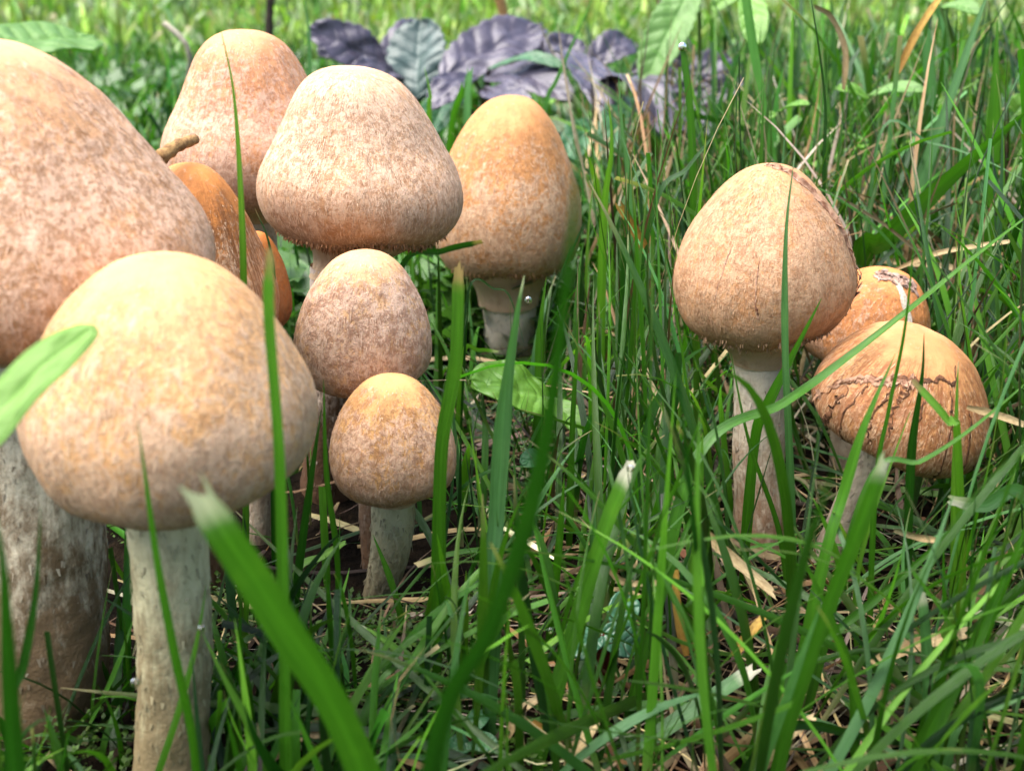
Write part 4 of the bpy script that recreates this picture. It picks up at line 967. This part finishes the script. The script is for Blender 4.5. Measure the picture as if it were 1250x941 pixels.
# dew drops
def drop(px, py, d, r, label):
    bm_n, bm_m = 10, 14
    th = np.linspace(0, np.pi, bm_n); ph = np.linspace(0, 2 * np.pi, bm_m, endpoint=False)
    T, Q = np.meshgrid(th, ph, indexing='ij')
    c = P(px, py, d)
    v = c + r * np.stack([np.sin(T) * np.cos(Q), np.sin(T) * np.sin(Q), np.cos(T) * (1 + .12 * np.cos(T))], -1).reshape(-1, 3)
    tag(mesh_obj("dew_drop", v, grid_faces(bm_m, bm_n, True), M_DROP, None, c), label, "dew drop", "dew drops on the grass")
drop(833, 58, 25, .085, "round dew drop on the blade tip near the top, right of the purple leaves")
drop(645, 367, 22, .07, "dew drop beside the orange back mushroom's stem")
drop(165, 833, 11.2, .05, "dew drop in front of the front mushroom's stem near its foot")
drop(246, 767, 11.3, .04, "dew drop on the light slanting blade's tip, right of the front stem")
drop(672, 770, 13.2, .04, "dew drop low on a blade left of the clover")
drop(733, 770, 14.1, .035, "tiny dew drop on the upper left of the lower clover leaf")
drop(745, 782, 14.1, .045, "bigger dew drop on the middle of the lower clover leaf")
drop(770, 572, 13.1, .045, "dew drop on the wide blade's dry white tip")

# ------------------------------------------------------------------ the uncounted sward
def sward(name, label, N, sampler, K, wmul=1.0, tri=3, seed=0, reject=True, kind_mix=(.46, .2, .16, .18), flat=False, mat=None, palette=None):
    r = np.random.default_rng(seed)
    x, y, L, W, lean, curv = sampler(r, N)
    phi = r.uniform(0, 2 * np.pi, N)
    t = np.linspace(0, 1, K)
    th = lean[:, None] + curv[:, None] * t[None] ** 1.5
    ph = phi[:, None] + r.normal(0, .35, N)[:, None] * t[None]
    ds = (L / (K - 1))[:, None]
    dx = np.sin(th) * np.cos(ph) * ds; dy = np.sin(th) * np.sin(ph) * ds; dz = np.cos(th) * ds
    X = x[:, None] + np.cumsum(dx, 1) - dx; Y = y[:, None] + np.cumsum(dy, 1) - dy
    Z = gz(x, y)[:, None] - .05 + np.cumsum(dz, 1) - dz
    Z = np.maximum(Z, gz(X, Y) + (.03 if not flat else .02) + (r.uniform(0, .25, N)[:, None] if flat else 0))
    p = np.stack([X, Y, Z], -1)
    ok = np.ones(N, bool)
    if reject:
        px, py, zc = proj(p)
        inframe = ((px > -30) & (px < 1280) & (py > -30) & (py < 980)).any(1)
        ok &= ~((zc.min(1) < 9.5) & inframe & (r.uniform(0, 1, N) < .97))
        for ex, ey, ew, eh, ed in ((640, 488, 72, 44, 19.2), (745, 762, 40, 38, 14.2), (60, 480, 70, 90, 9.5), (530, 85, 150, 40, 42)):
            ok &= ~((((px - ex) / ew) ** 2 + ((py - ey) / eh) ** 2 < 1) & (zc < ed)).any(1)
        for cap, base, sr in CAPS:
            c = cap.world(np.array([0, 0, cap.H * .35]))
            d = np.linalg.norm((p - c) / np.array([1, 1, max(1, cap.H * .75 / cap.R)]), axis=-1)
            ok &= (d > cap.R * 1.02).all(1)
            ok &= ((np.hypot(X - base[0], Y - base[1]) > sr * 1.05) | (Z > c[2])).all(1)
            l, tt, rr, bb = cap.bbox
            e = ((px - (l + rr) / 2) / ((rr - l) / 2 + 4)) ** 2 + ((py - (tt + bb) / 2) / ((bb - tt) / 2 + 4)) ** 2
            hit = ((e < 1) & (zc < cdepth(c))).any(1)
            ok &= ~hit
            # keep most blades off the stems too
            bx, by, _ = proj(base)
            st = ((np.abs(px - (bx + (l + rr) / 2) / 2) < sr * FPX / cdepth(base) * 1.0) & (py > bb) & (py < by - 25) & (zc < cdepth(base))).any(1)
            ok &= ~(st & (r.uniform(0, 1, N) < .93))
    p = p[ok]; N2 = len(p); W = W[ok]; ph = ph[ok]; phi = phi[ok]; L = L[ok]
    tan = nrm(np.gradient(p, axis=1))
    horiz = np.stack([-np.sin(ph), np.cos(ph), 0 * ph], -1)
    nor = nrm(np.cross(horiz, tan))
    tw = (r.normal(0, .5, N2)[:, None] + r.normal(0, .6, N2)[:, None] * t[None])[..., None]
    side = horiz * np.cos(tw) + nor * np.sin(tw); nr = np.cross(side, tan)
    cut = r.uniform(0, 1, N2) < .12
    w = np.where(cut[:, None], np.minimum(1, .6 + t * 2)[None], (np.minimum(1, (1 - t) * 2.6 + .03) ** .8 * np.minimum(1, .6 + t * 2))[None]) * W[:, None] * .5
    if tri == 3:
        V = np.stack([p - side * w[..., None] + nr * (w * .3)[..., None], p, p + side * w[..., None] + nr * (w * .3)[..., None]], 2); m = 3
    else:
        V = np.stack([p - side * w[..., None], p + side * w[..., None]], 2); m = 2
    base = (np.arange(N2) * K * m)[:, None]
    f = (grid_faces(m, K)[None] + base[..., None]).reshape(-1, 4)
    if palette is None: palette = [KIND['g'], KIND['d'], KIND['b'], KIND['y']]
    ki = r.choice(len(palette), N2, p=np.array(kind_mix) / np.sum(kind_mix))
    c0 = np.array([q[0] for q in palette])[ki]; c1 = np.array([q[1] for q in palette])[ki]
    jit = np.exp(r.normal(-.25, .42, (N2, 1))) * (1.0 if reject else 1.25) * (1 + r.normal(0, .07, (N2, 3)))
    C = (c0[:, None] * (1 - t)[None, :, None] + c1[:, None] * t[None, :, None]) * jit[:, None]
    tipk = (np.clip((t - .9) / .08, 0, 1)[None] * (r.uniform(0, 1, N2) < .2)[:, None])[..., None]
    C = C * (1 - tipk) + np.array([.42, .33, .17]) * tipk
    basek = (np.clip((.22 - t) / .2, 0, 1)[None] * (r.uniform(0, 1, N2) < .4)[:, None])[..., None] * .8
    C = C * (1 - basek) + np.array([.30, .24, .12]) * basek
    C = np.repeat(C[:, :, None], m, 2)
    uv = np.stack([np.broadcast_to(np.linspace(0, 1, m), (N2, K, m)), np.broadcast_to((t * 5)[None, :, None] + r.uniform(0, 50, N2)[:, None, None], (N2, K, m))], -1)
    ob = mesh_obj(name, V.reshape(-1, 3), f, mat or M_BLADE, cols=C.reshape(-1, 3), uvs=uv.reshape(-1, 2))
    tag(ob, label, None, kind="stuff")
    return ob

def smp_near(r, N):
    y = 10.8 + (34 - 10.8) * r.uniform(0, 1, N) ** .85
    x = r.uniform(-1, 1, N) * (y * .55 + 3.5)
    px = CX + FPX * x / (y * CP + CAM_H * SP)
    sparse = (px < 560) & (y < 24)
    x = np.where(sparse & (r.uniform(0, 1, N) < .72), np.abs(x) + .5, x)
    px = CX + FPX * x / (y * CP + CAM_H * SP)
    tall = np.clip((px - 560) / 250, 0, 1)
    L = r.uniform(1.8, 4.2, N) * (1 - tall) + r.uniform(3.0, 8.2, N) * tall
    W = .04 + .11 * r.uniform(0, 1, N) ** 1.4
    lean = np.abs(r.normal(.28, .28, N)); curv = r.normal(.45, .6, N)
    low = r.uniform(0, 1, N) < .22
    lean = np.where(low, r.uniform(.9, 1.5, N), lean)
    return x, y, L, W, lean, curv
sward("grass", "dense green grass blades filling the ground around the mushrooms", 4600, smp_near, 14, seed=1)

def smp_mid(r, N):
    y = 32 + (85 - 32) * r.uniform(0, 1, N) ** .9
    x = r.uniform(-1, 1, N) * (y * .55 + 4)
    px = CX + FPX * x / (y * CP + CAM_H * SP)
    tall = np.clip((px - 700) / 200, 0, 1)
    L = r.uniform(1.2, 3.2, N) * (1 - tall) + r.uniform(3.5, 9.5, N) * tall * np.clip(1.3 - y / 90, .4, 1) + .8
    return x, y, L, r.uniform(.10, .28, N), np.abs(r.normal(.35, .35, N)), r.normal(.5, .6, N)
sward("grass", "grass behind the mushrooms, short on the left and tall on the right", 9000, smp_mid, 9, seed=2, kind_mix=(.34, .16, .22, .28))

def smp_foot(r, N):
    x = r.uniform(-7.5, -1.5, N); y = r.uniform(10.4, 14.5, N)
    return x, y, r.uniform(.8, 3.4, N), r.uniform(.05, .14, N), np.abs(r.normal(.5, .4, N)), r.normal(.5, .6, N)
sward("grass", "short dark grass round the feet of the two foremost mushrooms", 520, smp_foot, 10, seed=14, kind_mix=(.4, .5, .02, .08))

def smp_far(r, N):
    y = 82 * (600 / 82) ** r.uniform(0, 1, N)
    x = r.uniform(-1, 1, N) * (y * .55 + 6)
    return x, y, r.uniform(1.5, 4.0, N) * (1 + y / 500), r.uniform(.2, .4, N) * (1 + y / 250), np.abs(r.normal(.4, .4, N)), r.normal(.6, .6, N)
sward("grass", "bright blurred lawn stretching away at the top of the picture", 32000, smp_far, 5, tri=2, seed=3, reject=False, kind_mix=(.4, .1, .2, .3),
      palette=[((.13, .22, .04), (.19, .31, .07)), KIND['g'], ((.20, .28, .11), (.28, .37, .18)), ((.20, .30, .04), (.28, .38, .07))])

def smp_side(r, N):
    a = r.uniform(0, 1, N); y = r.uniform(-12, 11, N)
    sgn = np.where(r.uniform(0, 1, N) < .5, -1, 1)
    x = sgn * r.uniform(5.5, 24, N)
    return x, y, r.uniform(2, 5, N), r.uniform(.1, .25, N), np.abs(r.normal(.3, .3, N)), r.normal(.4, .5, N)
sward("grass", "short grass on the ground beside and behind the camera", 900, smp_side, 10, seed=4)

PAL_STRAW = [((.34, .25, .12), (.44, .34, .18)), ((.17, .10, .04), (.22, .13, .05)), ((.48, .41, .28), (.53, .46, .33)), ((.05, .03, .015), (.08, .05, .025))]
def smp_straw(r, N):
    y = 10.6 + 34 * r.uniform(0, 1, N) ** .9
    x = r.uniform(-1, 1, N) * (y * .55 + 3)
    px = CX + FPX * x / (y * CP + CAM_H * SP)
    x = np.where((px < 600) & (r.uniform(0, 1, N) < .55), np.abs(x), x)
    return x, y, r.uniform(.8, 4.5, N), .02 + .13 * r.uniform(0, 1, N) ** 2.2, r.normal(1.45, .2, N), r.normal(.0, .8, N)
sward("straw_litter", "tan and brown dead straw matted between the grass roots", 3600, smp_straw, 9, seed=5, flat=True, mat=M_STRAW, kind_mix=(.36, .22, .14, .28), palette=PAL_STRAW)
def smp_straw2(r, N):
    y = r.uniform(20, 48, N); x = r.uniform(.05, 1, N) * (y * .5 + 2)
    return x, y, r.uniform(3, 9, N), r.uniform(.03, .11, N), r.uniform(.2, 1.3, N), r.normal(.5, .8, N)
sward("straw_litter", "standing dry stalks tangled in the upper right grass", 1300, smp_straw2, 10, seed=6, mat=M_STRAW, kind_mix=(.45, .3, .15, .1), palette=PAL_STRAW)

def moss(name, label, N, sampler, seed, size, col):
    r = np.random.default_rng(seed)
    x, y, h = sampler(r, N)
    vs, cs = [], []
    n_l = 7
    base = np.stack([x, y, gz(x, y)], -1)
    lean = r.normal(0, .25, (N, 2))
    P0 = []
    for k in range(n_l):
        f = (k + 1) / n_l
        c = base + np.stack([lean[:, 0] * h * f, lean[:, 1] * h * f, h * f], -1)
        a = r.uniform(0, 2 * np.pi, N); e = r.uniform(.1, .8, N)
        d = np.stack([np.cos(a) * np.cos(e), np.sin(a) * np.cos(e), np.sin(e)], -1)
        s = np.stack([-np.sin(a), np.cos(a), 0 * a], -1)
        ln = (size * r.uniform(.6, 1.3, N))[:, None]
        q = np.stack([c, c + d * ln * .5 + s * ln * .33, c + d * ln, c + d * ln * .5 - s * ln * .33], 1)
        vs.append(q.reshape(-1, 3)); cs.append(np.repeat(np.array(col) * r.uniform(.6, 1.5, (N, 1)), 4, 0))
    V = np.vstack(vs); C = np.vstack(cs)
    f = np.arange(len(V)).reshape(-1, 4)
    tag(mesh_obj(name, V, f, M_BLADE, cols=C, uvs=np.tile([[.5, 0], [1, .5], [.5, 1], [0, .5]], (len(V) // 4, 1)), smooth=False), label, kind="stuff")

def smp_moss(r, N):
    k = 16
    cx = r.uniform(0, 1250, k); d = r.uniform(13, 22, k)
    cx[:6] = (500, 470, 560, 640, 1100, 430); d[:6] = (15.8, 14.2, 14.5, 13.2, 17, 13.3)
    i = r.integers(0, k, N)
    c = np.array([GP(a_, b2) for a_, b2 in zip(cx, d)])[i]
    return c[:, 0] + r.normal(0, .5, N), c[:, 1] + r.normal(0, .5, N), r.uniform(.15, .5, N)
moss("moss", "tiny bright green moss sprigs on the soil", 600, smp_moss, 8, .10, (.07, .14, .015))
def smp_weed(r, N):
    y = r.uniform(27, 75, N); x = r.uniform(-1, .22, N) * (y * .5 + 3)
    return x, y, r.uniform(.5, 2.4, N)
moss("low_weeds", "blurred low leafy weeds behind the left cluster", 2600, smp_weed, 9, 1.05, (.075, .16, .035))

for cap, base, sr in CAPS:
    p = cap.world(cap.local(60, 40)).reshape(-1, 3)
    px, py, _ = proj(p)
    print("CAP R %.2f H %.2f top z %.2f bbox %d %d %d %d" % (cap.R, cap.H, p[:, 2].max(), px.min(), py.min(), px.max(), py.max()))
